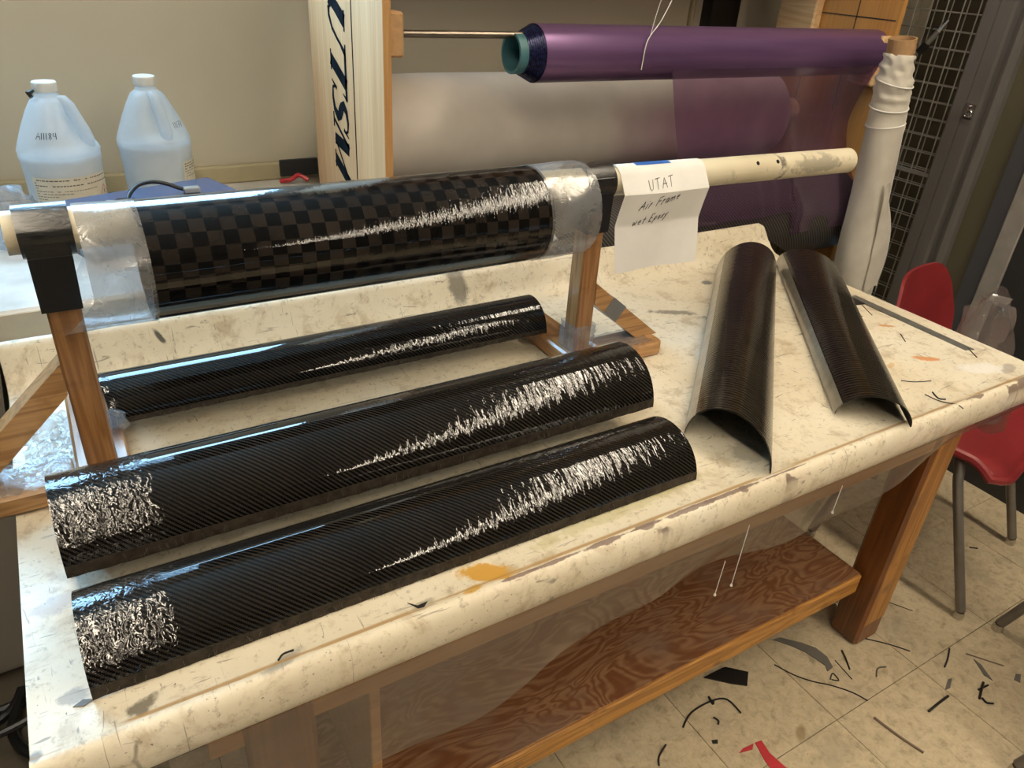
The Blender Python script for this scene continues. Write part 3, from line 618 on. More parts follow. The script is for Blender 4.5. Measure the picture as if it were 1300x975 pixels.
# ---------------------------------------------------------------- carbon half shells
def shell(name, nl, nr, fl, fr, h0, h1, z0, mat, label, arc=(0.0, 1.0), nu=80, nv=40, thick=.0016, group='carbon half shells on the worktable', strip=None, hem=None, jag=.0015, seed=1):
    """half tube whose four base corners are near-left, near-right, far-left, far-right; the near end holds u = 0"""
    rr = random.Random(seed)
    nl, nr, fl, fr = (Vector((*p, z0)) for p in (nl, nr, fl, fr))
    c0, c1 = (nl + nr) / 2, (fl + fr) / 2; h_0, h_1 = (nr - nl) / 2, (fr - fl) / 2; L = (c1 - c0).length; r0 = h_0.length
    jl = [rr.uniform(0, jag) for _ in range(nu + 1)]; jr = [rr.uniform(0, jag) for _ in range(nu + 1)]
    def pos(u, a, d):
        c = c0.lerp(c1, u); hv = h_0.lerp(h_1, u); hh = h0 + (h1 - h0) * u; k = 1 - d / hv.length
        return c - hv * math.cos(a) * k + Vector((0, 0, (hh - d) * math.sin(a)))
    def sheet(mb, a0, a1, d0, d1, nv):
        def fn(d):
            def g(u, v):
                i = min(nu, int(round(u * nu))); lo = a0 + (jl[i] / r0 if a0 == 0 else 0); hi = a1 - (jr[i] / r0 if a1 == math.pi else 0)
                return pos(u, lo + (hi - lo) * v, d)
            return g
        uvf = lambda u, v: (u * L, r0 * (a0 + (a1 - a0) * v))
        o1 = len(mb.v); mb.grid(fn(d0), nu, nv, uvf); o2 = len(mb.v); mb.grid(fn(d1), nu, nv, uvf)
        N = nv + 1; fs = []
        for i in range(nu):
            for e in (0, nv): fs.append((o1 + i * N + e, o1 + (i + 1) * N + e, o2 + (i + 1) * N + e, o2 + i * N + e))
        for j in range(nv):
            for e in (0, nu): fs.append((o1 + e * N + j, o1 + e * N + j + 1, o2 + e * N + j + 1, o2 + e * N + j))
        mb.f += fs
        return mb
    base = (c0 + c1) / 2
    t = thing(name, (base.x, base.y, z0), label, 'carbon shell', group)
    sp = math.radians(strip) if strip else 0
    hm = math.radians(hem) if hem else 0
    obj('outer_skin', sheet(MB(), sp, math.pi - hm, 0, thick * .6, nv), mat, t, sharp=60)
    if hem:
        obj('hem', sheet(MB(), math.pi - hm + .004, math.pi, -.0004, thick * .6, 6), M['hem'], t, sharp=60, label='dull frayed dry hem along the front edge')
        mb = MB()
        for k in range(110):
            u = rr.random(); a = math.pi - rr.uniform(0, hm * .8); p = pos(u, a, -.0005); q = pos(min(1, max(0, u + rr.uniform(-.004, .004))), min(math.pi, a + .09), -rr.uniform(.001, .005))
            q.z = max(q.z + rr.uniform(-.002, .004), z0 + .001); mb.tube([p, q], .00022, 3, False)
        obj('frayed_fibres', mb, M['hemfibre'], t, kind='stuff')
    obj('inner_skin', sheet(MB(), 0, math.pi, thick * .65, thick * 1.3, nv), M['carbonin'], t, sharp=60, label='dull dark inside of the shell')
    if strip: obj('edge_strip', sheet(MB(), 0, sp - .01, 0, thick * .6, 8), M['edgestrip'], t, sharp=60, label='pale bare strip along the left edge')
    return t
G = 'carbon half shells on the worktable'
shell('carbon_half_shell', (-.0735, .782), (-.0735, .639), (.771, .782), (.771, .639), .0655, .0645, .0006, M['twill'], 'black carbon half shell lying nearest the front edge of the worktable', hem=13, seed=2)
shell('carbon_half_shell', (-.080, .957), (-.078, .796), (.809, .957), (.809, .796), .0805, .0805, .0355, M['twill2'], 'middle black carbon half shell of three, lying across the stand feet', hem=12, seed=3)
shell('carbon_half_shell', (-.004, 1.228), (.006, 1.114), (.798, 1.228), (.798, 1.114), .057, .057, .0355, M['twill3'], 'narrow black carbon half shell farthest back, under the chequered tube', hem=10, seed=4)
shell('carbon_half_shell', (.845, .748), (.89, .594), (1.475, 1.312), (1.615, 1.235), .079, .079, .0006, M['ringed'], 'dark carbon half shell pointing backwards, left one of the pair at the table right end', strip=34, seed=5)
shell('carbon_half_shell', (1.14, .67), (1.232, .575), (1.660, 1.275), (1.708, 1.10), .050, .062, .0042, M['ringed'], 'dark carbon half shell pointing backwards, right one of the pair, tip over the front edge', strip=30, seed=6)

# ---------------------------------------------------------------- wooden stands that carry the pipe
def stand(xp, sgn, label, film_wrap):
    t = thing('pipe_stand', (xp, 1.04, 0), label, 'stand', 'wooden pipe stands')
    obj('post', MB().box((xp - .0195, 1.020, .035), (xp + .0195, 1.058, .278), .003), M['stand'], t, smooth=False)
    obj('foot_beam', MB().box((xp - .034, .848, .0005), (xp + .036, 1.24, .035), .004), M['standy'], t, smooth=False)
    xa, xb = xp + sgn * .037, xp + sgn * .186
    obj('side_beam', MB().box((xa, .992, .0005), (xb, 1.064, .035), .006), M['standx'], t, smooth=False)
    p0 = Vector((xp + sgn * .020, 0, .150 if sgn > 0 else .175)); p1 = Vector((xp + sgn * .165, 0, .036)); w = .034
    dz = w / 2 / math.cos(math.atan2(p0.z - p1.z, abs(p1.x - p0.x))); th = math.atan2(p0.z - p1.z, abs(p1.x - p0.x))
    poly = [(p0.x, p0.z + dz), (p0.x, p0.z - dz), (p1.x - sgn * (dz / math.tan(th)), .0352), (p1.x + sgn * (dz / math.tan(th)), .0352)]
    obj('brace', MB().prism(poly, 'y', 1.022, 1.056), M['standx'], t, smooth=False)
    c = obj('pipe_cradle', MB().prism([(xp - .024, .275), (xp + .022, .275), (xp + .024, .345), (xp - .024, .345)], 'y', 1.012, 1.066), M['blackpl'], t, smooth=False, label='black plastic block on the post')
    # strap: ring around the pipe
    zc = .370 - .0145 * (xp + .055)
    obj('strap', MB().hollow((xp - .028, 1.045, zc), (xp + .030, 1.045, zc), .0325, .0268, 36, 4), M['tape'], t, label='black tape strap around the pipe')
    for y in (1.0135, 1.0735): obj('strap_tail', MB().box((xp - .024, y, .335), (xp + .024, y + .003, .372), .001), M['tape'], t, smooth=False)
    return t, p0, p1
st1, _, _ = stand(.817, 1, 'brown wooden stand holding the right part of the pipe, grey tape on its brace', False)
st2, p0, p1 = stand(-.017, -1, 'brown wooden stand under the left end of the pipe, plastic film round its feet', True)
a0 = Vector((.817 + .020, 0, .150)); a1 = Vector((.817 + .165, 0, .036)); d = (a1 - a0).normalized()
q = a0 + d * .045; n_ = Vector((-d.z, 0, d.x)) * -1
mb = MB(); w = .0182
P4 = [q + n_ * w, q - n_ * w, q + d * .042 - n_ * w, q + d * .042 + n_ * w]
mb.prism([(p.x, p.z) for p in P4], 'y', 1.0212, 1.0568)
obj('duct_tape', mb, M['greytape'], st1, smooth=False, label='grey duct tape band on the brace')
rr = random.Random(3)
def crumple(x0, x1, y0, y1, z, amp, nx, ny, seed, lift=0.0):
    rr = random.Random(seed); h = [[rr.uniform(0, amp) for _ in range(ny + 1)] for _ in range(nx + 1)]
    def fn(u, v):
        i, j = int(round(u * nx)), int(round(v * ny))
        return (x0 + (x1 - x0) * u, y0 + (y1 - y0) * v, z + h[i][j] + lift)
    return MB().grid(fn, nx, ny)
obj('film_wrap', crumple(-.205, -.056, .990, 1.068, .036, .006, 26, 14, 5), M['crinkle'], st2, label='crinkled clear film over the side beam')
obj('film_wrap', crumple(-.052, .018, .962, 1.015, .036, .005, 14, 10, 6), M['crinkle'], st2)
obj('film_wrap', crumple(-.115, -.040, 1.066, 1.24, .004, .008, 16, 26, 8), M['crinkle'], st2)
obj('film_wrap', crumple(.860, .975, .994, 1.062, .036, .003, 18, 10, 7), M['crinkle'], st1)
mb = MB()
def wrapfn(u, v):
    a = u * 4; xp, yp, r = .817, 1.039, .024; k = int(a) % 4; f_ = a - int(a)
    cs = [(xp - r, yp - r), (xp + r, yp - r), (xp + r, yp + r), (xp - r, yp + r), (xp - r, yp - r)]
    x = cs[k][0] + (cs[k + 1][0] - cs[k][0]) * f_; y = cs[k][1] + (cs[k + 1][1] - cs[k][1]) * f_
    return (x + rr.uniform(-.0015, .0015), y + rr.uniform(-.0015, .0015), .037 + v * .055)
obj('film_wrap', MB().grid(wrapfn, 32, 10), M['crinkle'], st1, label='crinkled clear film round the foot of the post')

# ---------------------------------------------------------------- pipe and chequered tube
pz = lambda x: .3695 - .0145 * (x + .055)
t = thing('plastic_pipe', (.73, 1.045, pz(.73)), 'cream plastic pipe resting on the two wooden stands, reaching past the right one', 'pipe')
obj('pipe_wall', MB().hollow((-.058, 1.045, pz(-.058)), (1.512, 1.045, pz(1.512)), .0262, .0225, 40, 24), M['pvc'], t)
for x in (1.205, 1.262):
    an = math.radians(38); c = Vector((x, 1.045 - .0263 * math.cos(an), pz(x) + .0263 * math.sin(an))); nn = Vector((0, -math.cos(an), math.sin(an)))
    obj('drill_hole', MB().tube([c - nn * .0006, c + nn * .0004], .0042, 14), M['hole'], t, label='small drilled hole')
tz = .3155
t = thing('carbon_tube', (.383, 1.045, tz - .079), 'glossy black carbon tube with a chequered weave hanging on the pipe', 'carbon tube')
obj('tube_wall', MB().hollow((.083, 1.045, tz), (.690, 1.045, tz), .0787, .0757, 96, 60), M['checker'], t)
def filmtube(xa, xb, sl, seed):
    rr = random.Random(seed)
    def fn(u, v):
        a = 2 * math.pi * v; c = math.cos(a); s = math.sin(a)
        x = xa(s) + (xb - xa(s)) * u; r = .0798 + .0006 * math.sin(5 * a + x * 60) * (1 - abs(u - .5) * .0)
        return (x, 1.045 + r * c, tz + r * s)
    return MB().grid(fn, 24, 72)
t = thing('clear_film_sleeve', (.03, 1.045, tz - .081), 'clear plastic film sleeve round the left end of the chequered tube', 'plastic film', 'film sleeves on the tube ends')
obj('sleeve_sheet', filmtube(lambda s: .018 + (.0 if s > -.2 else .058 * (s + .2)), .088, 0, 1), M['film'], t)
t = thing('clear_film_sleeve', (.735, 1.045, tz - .081), 'clear plastic film sleeve round the right end of the chequered tube', 'plastic film', 'film sleeves on the tube ends')
obj('sleeve_sheet', filmtube(lambda s: .783 + .004 * s, .684, 0, 2), M['film'], t)

# ---------------------------------------------------------------- paper note on the pipe
PX0, PX1 = .859, 1.062
def paper_path(s, x=.97):
    """s = metres down from the top line of the pipe (negative = behind it) -> (y, z, normal y, normal z)"""
    r = .0280; zc = pz(x)
    if s < r * 1.15:
        a = math.pi / 2 + s / r; return (1.045 + r * math.cos(a), zc + r * math.sin(a))
    a = math.pi / 2 + 1.15; y0, z0 = 1.045 + r * math.cos(a), zc + r * math.sin(a); q = s - r * 1.15
    segs = [(.032, -.62), (.065, .28), (.20, -.10)]                      # (length, outward slope): folds
    y, z = y0, z0
    for L, k in segs:
        l = min(q, L); n = math.hypot(1, k); y += k * l / n * 1.0; z -= l / n; q -= l
        if q <= 0: break
    return (y, z)
SMIN, SMAX = -.035, .215
def paper_pt(u, s):
    x = PX0 + (PX1 - PX0) * u + .02 * max(0, s - .02); y, z = paper_path(s, x)
    edge = .004 * math.sin(u * 7 + s * 20)
    return Vector((x, y + edge * max(0, min(1, s * 8)), z))
t = thing('paper_note', (.97, 1.02, .20), 'white sheet of paper with handwriting draped over the pipe', 'paper note')
obj('sheet', MB().grid(lambda u, v: paper_pt(u, SMIN + (SMAX - SMIN) * v), 16, 60), M['paper'], t, sharp=30)
def write(strokes, u0, s0, h, slant=0.0, rise=0.0, w=.0012):
    """strokes: list of polylines in letter units (x right, y up, cap height 1)"""
    mb = MB()
    for st in strokes:
        pts = []
        for k in range(len(st) - 1):
            (ax, ay), (bx, by) = st[k], st[k + 1]; n = max(1, int(math.hypot(bx - ax, by - ay) * 6))
            pts += [(ax + (bx - ax) * i / n, ay + (by - ay) * i / n) for i in range(n)]
        pts.append(st[-1])
        P = []
        for x, y in pts:
            x += slant * y; s = s0 - y * h - x * h * rise; P.append(paper_pt(u0 + x * h / (PX1 - PX0), s) + Vector((0, -.0009, .0004)))
        mb.ribbon(P, w, (0, -1, .25))
    return mb
def letters(txt, gap=.42):
    D = {'U': ([[(0, 1), (.05, .2), (.2, 0), (.4, .15), (.5, 1)]], .5), 'V': ([[(0, 1), (.05, .3), (.2, 0), (.4, .25), (.5, 1)]], .5),
         'T': ([[(0, 1), (.62, 1.05)], [(.32, 1.0), (.25, 0)]], .55), 'A': ([[(0, 0), (.35, 1), (.6, 0)], [(.12, .4), (.6, .42)]], .6),
         'i': ([[(.05, .6), (0, 0)], [(.12, .85), (.13, .9)]], .1), 'r': ([[(.08, .6), (0, 0)], [(.06, .4), (.2, .6), (.3, .58)]], .26),
         'F': ([[(.05, 1), (0, 0)], [(.05, 1), (.5, 1.05)], [(.03, .55), (.4, .58)]], .45), 'a': ([[(.38, .5), (.2, .6), (.02, .35), (.1, .02), (.3, .2), (.38, .55), (.4, 0)]], .42),
         'm': ([[(0, .55), (0, 0)], [(0, .4), (.2, .55), (.3, 0)], [(.3, .4), (.5, .55), (.6, 0)]], .64), 'e': ([[(.02, .3), (.34, .34), (.25, .58), (.05, .45), (.05, .1), (.35, .05)]], .38),
         'w': ([[(0, .55), (.1, 0), (.22, .45), (.35, 0), (.48, .6)]], .5), 't': ([[(.15, .9), (.1, 0)], [(-.02, .55), (.32, .6)]], .28),
         'E': ([[(.45, 1.02), (.05, 1), (0, 0), (.42, .02)], [(.03, .5), (.35, .53)]], .45), 'p': ([[(.05, .6), (0, -.35)], [(.05, .5), (.25, .6), (.32, .3), (.05, .1)]], .34),
         'P': ([[(.05, 1), (0, 0)], [(.05, 1), (.4, .9), (.3, .55), (.03, .5)]], .38), 'o': ([[(.2, .55), (.02, .35), (.15, 0), (.34, .25), (.2, .55)]], .34), 'x': ([[(0, .55), (.3, 0)], [(.3, .6), (0, 0)]], .3),
         'y': ([[(0, .55), (.15, .1)], [(.34, .6), (.02, -.45)]], .34), ' ': ([], .35),
         '1': ([[(.05, 1), (.02, 0)]], .16), '8': ([[(.4, .85), (.2, 1), (.05, .8), (.35, .25), (.2, 0), (.03, .2), (.4, .85)]], .42), '4': ([[(.1, 1), (.03, .5), (.45, .5)], [(.42, 1), (.36, 0)]], .45),
         '7': ([[(0, .98), (.45, 1), (.15, 0)], [(.08, .5), (.42, .52)]], .42)}
    out = []; x = 0
    for ch in txt:
        ss, w = D[ch]; out += [[(a + x, b) for a, b in s] for s in ss]; x += w + gap * (0.6 if ch != ' ' else .3)
    return out, x
def note(txt, u0, s0, h, slant, rise):
    obj('handwriting', write(letters(txt)[0], u0, s0, h, slant, rise), M['ink'], t, smooth=False, label='black handwritten line reading ' + txt)
note('UTAT', .28, .060, .019, .1, .10); note('Air Frame', .20, .099, .0165, .30, .20); note('wet Epoxy', .17, .130, .0155, .25, .15)
mb = MB().grid(lambda u, v: paper_pt(.22 + .40 * u, -.022 + .032 * v) + Vector((0, -.0002, .0006)), 8, 8)
obj('painter_tape', mb, M['bluetape'], t, label='blue painter tape holding the note')

# ---------------------------------------------------------------- back counter and what stands on it
CT = .103
t = thing('back_counter', (-.7, 1.80, FZ), 'pale worn counter against the wall behind the worktable, grey cabinet below', 'counter')
obj('countertop', MB().box((-2.2, 1.455, CT - .04), (.632, Y1 - .001, CT), .005), M['counter'], t, smooth=False)
obj('counter_edge', MB().box((-2.2, 1.449, CT - .058), (.628, 1.455, CT - .003), .002), M['counteredge'], t, smooth=False)
obj('cabinet_body', MB().box((-2.2, 1.49, FZ + .012), (.60, Y1 - .001, CT - .04)), M['cab'], t, smooth=False)
for i in range(5): obj('cabinet_door', MB().box((-2.19 + i * .56, 1.474, FZ + .03), (-1.64 + i * .56, 1.49, CT - .07), .003), M['cab'], t, smooth=False)
obj('toe_kick', MB().box((-2.2, 1.50, FZ), (.60, Y1 - .01, FZ + .012)), M['kick'], t, smooth=False)

def jug(cx, cy, rot, level, label, code, ca, cz, ch, lab_a, lab_w, diamond):
    t = thing('plastic_jug', (cx, cy, CT), label, 'jug', 'gallon jugs on the counter')
    sq = lambda a: 1.0
    prof = [(.066, 0.0), (.073, .006), (.0755, .03), (.0765, .10), (.078, .135), (.080, .150), (.0795, .162), (.074, .178), (.060, .212), (.045, .243), (.034, .262), (.0235, .270), (.0215, .276), (.0215, .288)]
    ca_h = math.radians(rot)
    def fn(u, v):
        k = u * (len(prof) - 1); i = min(int(k), len(prof) - 2); f_ = k - i
        r = prof[i][0] * (1 - f_) + prof[i + 1][0] * f_; z = prof[i][1] * (1 - f_) + prof[i + 1][1] * f_
        a = 2 * math.pi * v; da = (a - ca_h + math.pi) % (2 * math.pi) - math.pi
        if .170 < z < .266:                                   # flat where the handle is set in
            w = math.sin((z - .170) / .096 * math.pi); r *= 1 - .38 * w * math.exp(-(da / .55) ** 2)
        r *= 1 + .018 * abs(math.sin(3 * (a - ca_h))) * (1 if .16 < z < .26 else .2)
        return (cx + r * math.cos(a), cy + r * math.sin(a), CT + z)
    obj('body', MB().grid(fn, 52, 60), M['jug'], t, sharp=60, merge=True)
    lp = [(.064, .003), (.0715, .008), (.074, .03), (.0748, .10)] + [(.0755, min(level, .13)), (.0765 if level > .14 else .0755, level)]
    obj('liquid', MB().lathe(lp, (cx, cy, CT), 40), M['liquid'], t)
    dx, dy = math.cos(ca_h), math.sin(ca_h)
    pts = [(.020, .262), (.032, .262), (.040, .252), (.049, .230), (.060, .204), (.066, .186), (.064, .172), (.056, .166)]
    obj('handle', MB().tube([(cx + dx * r, cy + dy * r, CT + z) for r, z in pts], [.012, .0125, .013, .013, .0135, .0135, .013, .012], 14), M['jug'], t)
    obj('cap', MB().lathe([(.0225, .280), (.0235, .282), (.0235, .298), (.022, .300), (.0, .300)], (cx, cy, CT), 36, True, False), M['cap'], t, sharp=35)
    def onjug(a, z, off):
        k = 0
        for i in range(len(prof) - 1):
            if prof[i][1] <= z <= prof[i + 1][1]:
                f_ = (z - prof[i][1]) / (prof[i + 1][1] - prof[i][1]); r = prof[i][0] * (1 - f_) + prof[i + 1][0] * f_
        r = r * 1.019 + off
        return Vector((cx + r * math.cos(a), cy + r * math.sin(a), CT + z))
    # label with printed rows
    if lab_w:
        l0, l1 = lab_a - lab_w / 2, lab_a + lab_w / 2
        lb = obj('label', MB().grid(lambda u, v: onjug(l0 + (l1 - l0) * u, .022 + .095 * v, .0006), 24, 6), M['label'], t, label='cream printed label with small text')
        rr = random.Random(int(cx * 1000)); mb = MB()
        for k in range(15):
            z = .112 - k * .0058; a = l0 + .06; big = k < 3
            while a < l1 - (.40 if diamond and k > 2 else .06):
                wd = rr.uniform(.03, .10)
                if rr.random() < .90:
                    n = 3; mb.ribbon([onjug(a + wd * i / n, z, .0012) for i in range(n + 1)], .0022 if big else .0014, (math.cos(a), math.sin(a), 0))
                a += wd + .022
                if rr.random() < .05: break
            
        obj('print', mb, M['print'], lb, smooth=False, kind='stuff')
        if diamond:
            mb = MB(); a = l1 - .21; z = .072; q = [(0, .017), (.17, 0), (0, -.017), (-.17, 0), (0, .017)]
            mb.ribbon([onjug(a + u, z + w, .0013) for u, w in q], .0018, (math.cos(a), math.sin(a), 0))
            obj('hazard_diamond', mb, M['redink'], lb, smooth=False, label='red hazard diamond')
            obj('hazard_mark', MB().ribbon([onjug(a, z + .007, .0014), onjug(a, z - .002, .0014)], .003, (math.cos(a), math.sin(a), 0)).ribbon([onjug(a, z - .004, .0014), onjug(a, z - .007, .0014)], .003, (math.cos(a), math.sin(a), 0)), M['print'], lb, smooth=False)
    mb = MB(); ss, wd = letters(code, .3)
    for s in ss:
        P = [onjug(ca + (x - wd / 2) * ch / .062, cz + y * ch, .0025) for x, y in s]
        mb.ribbon(P, .0014, (math.cos(ca), math.sin(ca), .5))
    obj('handwritten_code', mb, M['ink'], t, smooth=False, label='marker code reading ' + code)
    return t
j1 = jug(.036, 1.93, -28, .150, 'milky plastic jug with a large printed label, left on the counter, A11184 on it', 'A11184', math.radians(-106), .196, .0125, math.radians(-80), 2.2, True)
rr = random.Random(1)
obj('cap_tab', MB().tube([(.036 - .022, 1.92, CT + .284), (.036 - .032, 1.915, CT + .279), (.036 - .028, 1.91, CT + .272)], [.003, .006, .004], 8), M['blackpl'], j1, label='black rag tied at the neck')
jug(.236, 1.985, -72, .152, 'milky plastic jug with clear bluish liquid, standing right of the labelled one', '11177', math.radians(-42), .193, .0125, math.radians(-28), .95, False)
# flat case with its lid and the cable on it
mb = MB(); q = [(.012, 1.775), (.135, 1.670), (.395, 1.815), (.345, 1.935)]
q = [(.008, 1.872), (.19, 1.655), (.405, 1.77), (.325, 1.93)]
q = [(.003, 1.763), (.319, 1.857), (.360, 1.728), (.045, 1.634)]
t = thing('flat_case', (.20, 1.75, CT), 'flat black case with a blue sheen lid on the counter before the jugs', 'case')
obj('case_body', MB().prism(q, 'z', CT + .0005, CT + .089), M['boxblack'], t, smooth=False)
cxy = Vector((.182, 1.7455)); ql = [tuple(cxy + (Vector(p) - cxy) * 1.006) for p in q]
obj('lid', MB().prism(ql, 'z', CT + .0895, CT + .095), M['lid'], t, smooth=False)
LZ = CT + .0955
t = thing('short_cable', (.20, 1.72, LZ), 'short black cable looped on the flat case, metal connector at its right end', 'cable')
pts = [(.132, 1.690, LZ + .010), (.140, 1.706, LZ + .020), (.160, 1.726, LZ + .030), (.19, 1.742, LZ + .030), (.218, 1.746, LZ + .022), (.238, 1.746, LZ + .012), (.250, 1.746, LZ + .008)]
def smooth_path(pts, n=5):
    P = [Vector(p) for p in pts]; out = []
    for i in range(len(P) - 1):
        p0, p1, p2, p3 = P[max(i - 1, 0)], P[i], P[i + 1], P[min(i + 2, len(P) - 1)]
        for k in range(n):
            s = k / n; out.append(0.5 * ((2 * p1) + (p2 - p0) * s + (2 * p0 - 5 * p1 + 4 * p2 - p3) * s * s + (3 * p1 - p0 - 3 * p2 + p3) * s ** 3))
    out.append(P[-1]); return out
obj('cord', MB().tube(smooth_path(pts), .0042, 10), M['cable'], t)
rz = Matrix.Rotation(math.radians(-22), 3, 'Z')
pg = obj('plug', MB().box((.108, 1.672, LZ), (.148, 1.693, LZ + .016), .004, rz, (.128, 1.685, 0)), M['blackpl'], t, smooth=False)
obj('prong', MB().box((.090, 1.676, LZ + .005), (.109, 1.680, LZ + .011), 0, rz, (.128, 1.685, 0)).box((.090, 1.686, LZ + .005), (.109, 1.690, LZ + .011), 0, rz, (.128, 1.685, 0)), M['connector'], pg, smooth=False)
obj('connector', MB().box((.248, 1.736, LZ), (.282, 1.755, LZ + .012), .002), M['connector'], t, smooth=False)
# crumpled bag left of the jugs
def blob(c, r, n, m, seed, amp, squash=(1, 1, 1)):
    rr = random.Random(seed)
    vs = [[rr.uniform(1 - amp, 1 + amp) for _ in range(m)] for _ in range(n + 1)]
    def fn(u, v):
        i = int(round(u * n)); j = int(round(v * m)) % m; a = 2 * math.pi * v; b = math.pi * (u - .5)
        k = vs[i][j] if 0 < i < n else 1.0
        return (c[0] + r * squash[0] * k * math.cos(b) * math.cos(a), c[1] + r * squash[1] * k * math.cos(b) * math.sin(a), c[2] + r * squash[2] * k * math.sin(b))
    return MB().grid(fn, n, m)
obj('crumpled_bag', blob((-.085, 1.78, CT + .066), .06, 10, 14, 4, .16, (1.0, .8, 1.05)), M['crinkle'], None, sharp=20, label='crumpled clear plastic bag on the counter, left of the labelled jug', cat='plastic bag')
# things at the right end of the counter against the wall
mb = MB().tube(smooth_path([(.55, 2.09, CT + .006), (.575, 2.075, CT + .012), (.60, 2.085, CT + .02), (.622, 2.07, CT + .008)]), .006, 8)
obj('cord_bundle', mb, M['redtape'], None, label='red cord bundle at the right end of the counter by the wall', cat='cord')
obj('wall_box', MB().box((.560, Y1 - .030, .112), (.668, Y1 - .022, .158), .002), M['kick'], None, smooth=False, label='dark wall opening over the counter end, behind the red cord', cat='wall box')

# ---------------------------------------------------------------- roll rack
RX0, RX1 = .638, 2.305; RYF, RYB = 1.55, 2.02; RZ1 = 1.25
rk = thing('roll_rack', (1.47, 1.80, FZ), 'plywood rack holding fabric and film rolls behind the worktable', 'rack')
sp = obj('side_panel', MB().box((RX0, RYF + .0005, FZ), (RX0 + .0175, RYB, RZ1)), M['ply'], rk, smooth=False, label='pale plywood left side with black stencilled letters')
obj('panel_edge', MB().box((RX0 + .0004, RYF - .0015, FZ), (RX0 + .0175, RYF, RZ1)), M['plyedge'], sp, smooth=False)
sp2 = obj('side_panel', MB().box((RX1, RYF - .25, FZ), (RX1 + .018, 2.0, RZ1)), M['plyorange'], rk, smooth=False, label='orange plywood right side') if False else obj('side_panel', MB().box((RX1, RYF, FZ), (RX1 + .018, 2.0, RZ1)), M['plyorange'], rk, smooth=False, label='orange plywood right side')
obj('shade_board', MB().box((RX0 + .018, RYF, 1.10), (RX1, RYB, 1.118)), M['plyorange'], rk, smooth=False)  # added above the view to shade the wall behind the rack
mb = MB()
for y in (1.70, 1.86): mb.box((RX1 - .0012, y - .0012, .30), (RX1, y + .0012, 1.1))
mb.box((RX1 - .0012, 1.56, .585), (RX1, 1.99, .588))
obj('pencil_line', mb, M['ink'], sp2, smooth=False)
obj('rod_block', MB().box((RX0 + .0176, 1.566, .491), (RX0 + .055, 1.62, .578), .005), M['mdf'], rk, smooth=False)
obj('rod_block', MB().box((RX1 - .055, 1.545, .40), (RX1 - .001, 1.64, .545), .006), M['block'], rk, smooth=False)
obj('rod_block', MB().box((RX1 - .04, 1.83, .52), (RX1 - .001, 1.985, .66), .006), M['block'], rk, smooth=False)
# stencil letters on the side panel: reading downwards, tops towards the front
SX = RX0 - .0006; CAP = .102; YB = 1.872; ZT = .592
def sten(poly_or_strokes, x0, slant=.47):
    mb = MB()
    for pts, ws in poly_or_strokes:
        P = []
        for x, y in pts:
            u = (1.186 * (x0 + x) + .208 + slant * y) * CAP; P.append((SX, YB - y * CAP, ZT - u))
        mb.ribbon(P, [w * CAP * 1.25 for w in ws], (-1, 0, 0), .0)
    return mb
L_U = [([(.12, 1), (.10, .45), (.14, .18), (.3, .03)], [.24, .23, .2, .12]), ([(.3, .03), (.46, .03), (.6, .2), (.64, .5), (.66, 1)], [.12, .10, .08, .07, .07]), ([(-.06, .98), (.3, .98)], [.06, .06]), ([(.52, .98), (.82, .98)], [.06, .06])]
L_T = [([(.42, 0), (.42, 1)], [.23, .23]), ([(-.14, .96), (.72, .96)], [.10, .10]), ([(-.10, 1.0), (-.13, .72)], [.08, .02]), ([(.69, 1.0), (.70, .72)], [.08, .02]), ([(.24, .02), (.62, .02)], [.06, .06])]
L_S = [([(.60, .80), (.50, .94), (.32, .98), (.16, .90), (.12, .74), (.24, .60), (.42, .46), (.54, .32), (.50, .12), (.32, .03), (.12, .06), (.02, .22)], [.05, .07, .10, .14, .19, .22, .23, .2, .14, .10, .07, .05]), ([(.60, 1.0), (.60, .68)], [.03, .08]), ([(.0, 0.0), (.02, .32)], [.03, .08])]
L_M = [([(.08, 0), (.14, 1)], [.07, .07]), ([(.18, .98), (.46, .04)], [.24, .22]), ([(.46, .04), (.86, .98)], [.06, .06]), ([(.86, .98), (.88, 0)], [.22, .23]), ([(-.05, .02), (.24, .02)], [.06, .06]), ([(.70, .02), (1.06, .02)], [.06, .06])]
for nm, L_, x0 in (('U', L_U, -.26), ('T', L_T, .56), ('S', L_S, 1.36), ('M', L_M, 2.02)):
    obj('stencil_letter', sten(L_, x0), M['stencil'], sp, smooth=False, label='black stencilled letter ' + nm)
obj('painted_line', MB().box((RX0 - .0006, 1.722, FZ + .3), (RX0 - .0001, 1.727, RZ1)), M['stencil'], sp, smooth=False, label='thin black vertical line')
# rolls
t = thing('steel_rod', (1.48, 1.595, .534), 'steel rod across the rack carrying the purple film roll', 'rod')
obj('bar', MB().tube([(RX0 + .05, 1.595, .5345), (RX1 - .05, 1.595, .5295)], .0078, 16), M['steel'], t)
t = thing('purple_film_roll', (1.66, 1.60, .43), 'roll of metallic purple release film on the rod at the rack top', 'film roll')
zc = .4945
obj('roll_body', MB().tube([(1.03, 1.60, zc), (2.285, 1.60, zc)], .0640, 64), M['purple'], t)
obj('core', MB().hollow((.972, 1.60, zc + .0005), (2.27, 1.60, zc + .0005), .0445, .0385, 48, 1), M['teal'], t, label='teal plastic core')
mb = MB()
for k in range(9):
    r = .0640 - k * .0022; mb.hollow((1.030 - k * .0045, 1.60, zc), (1.031, 1.60, zc), r, r - .0030, 48, 1)
obj('film_edge', mb, M['purpleend'], t, label='dark blue stepped film edge at the left end')
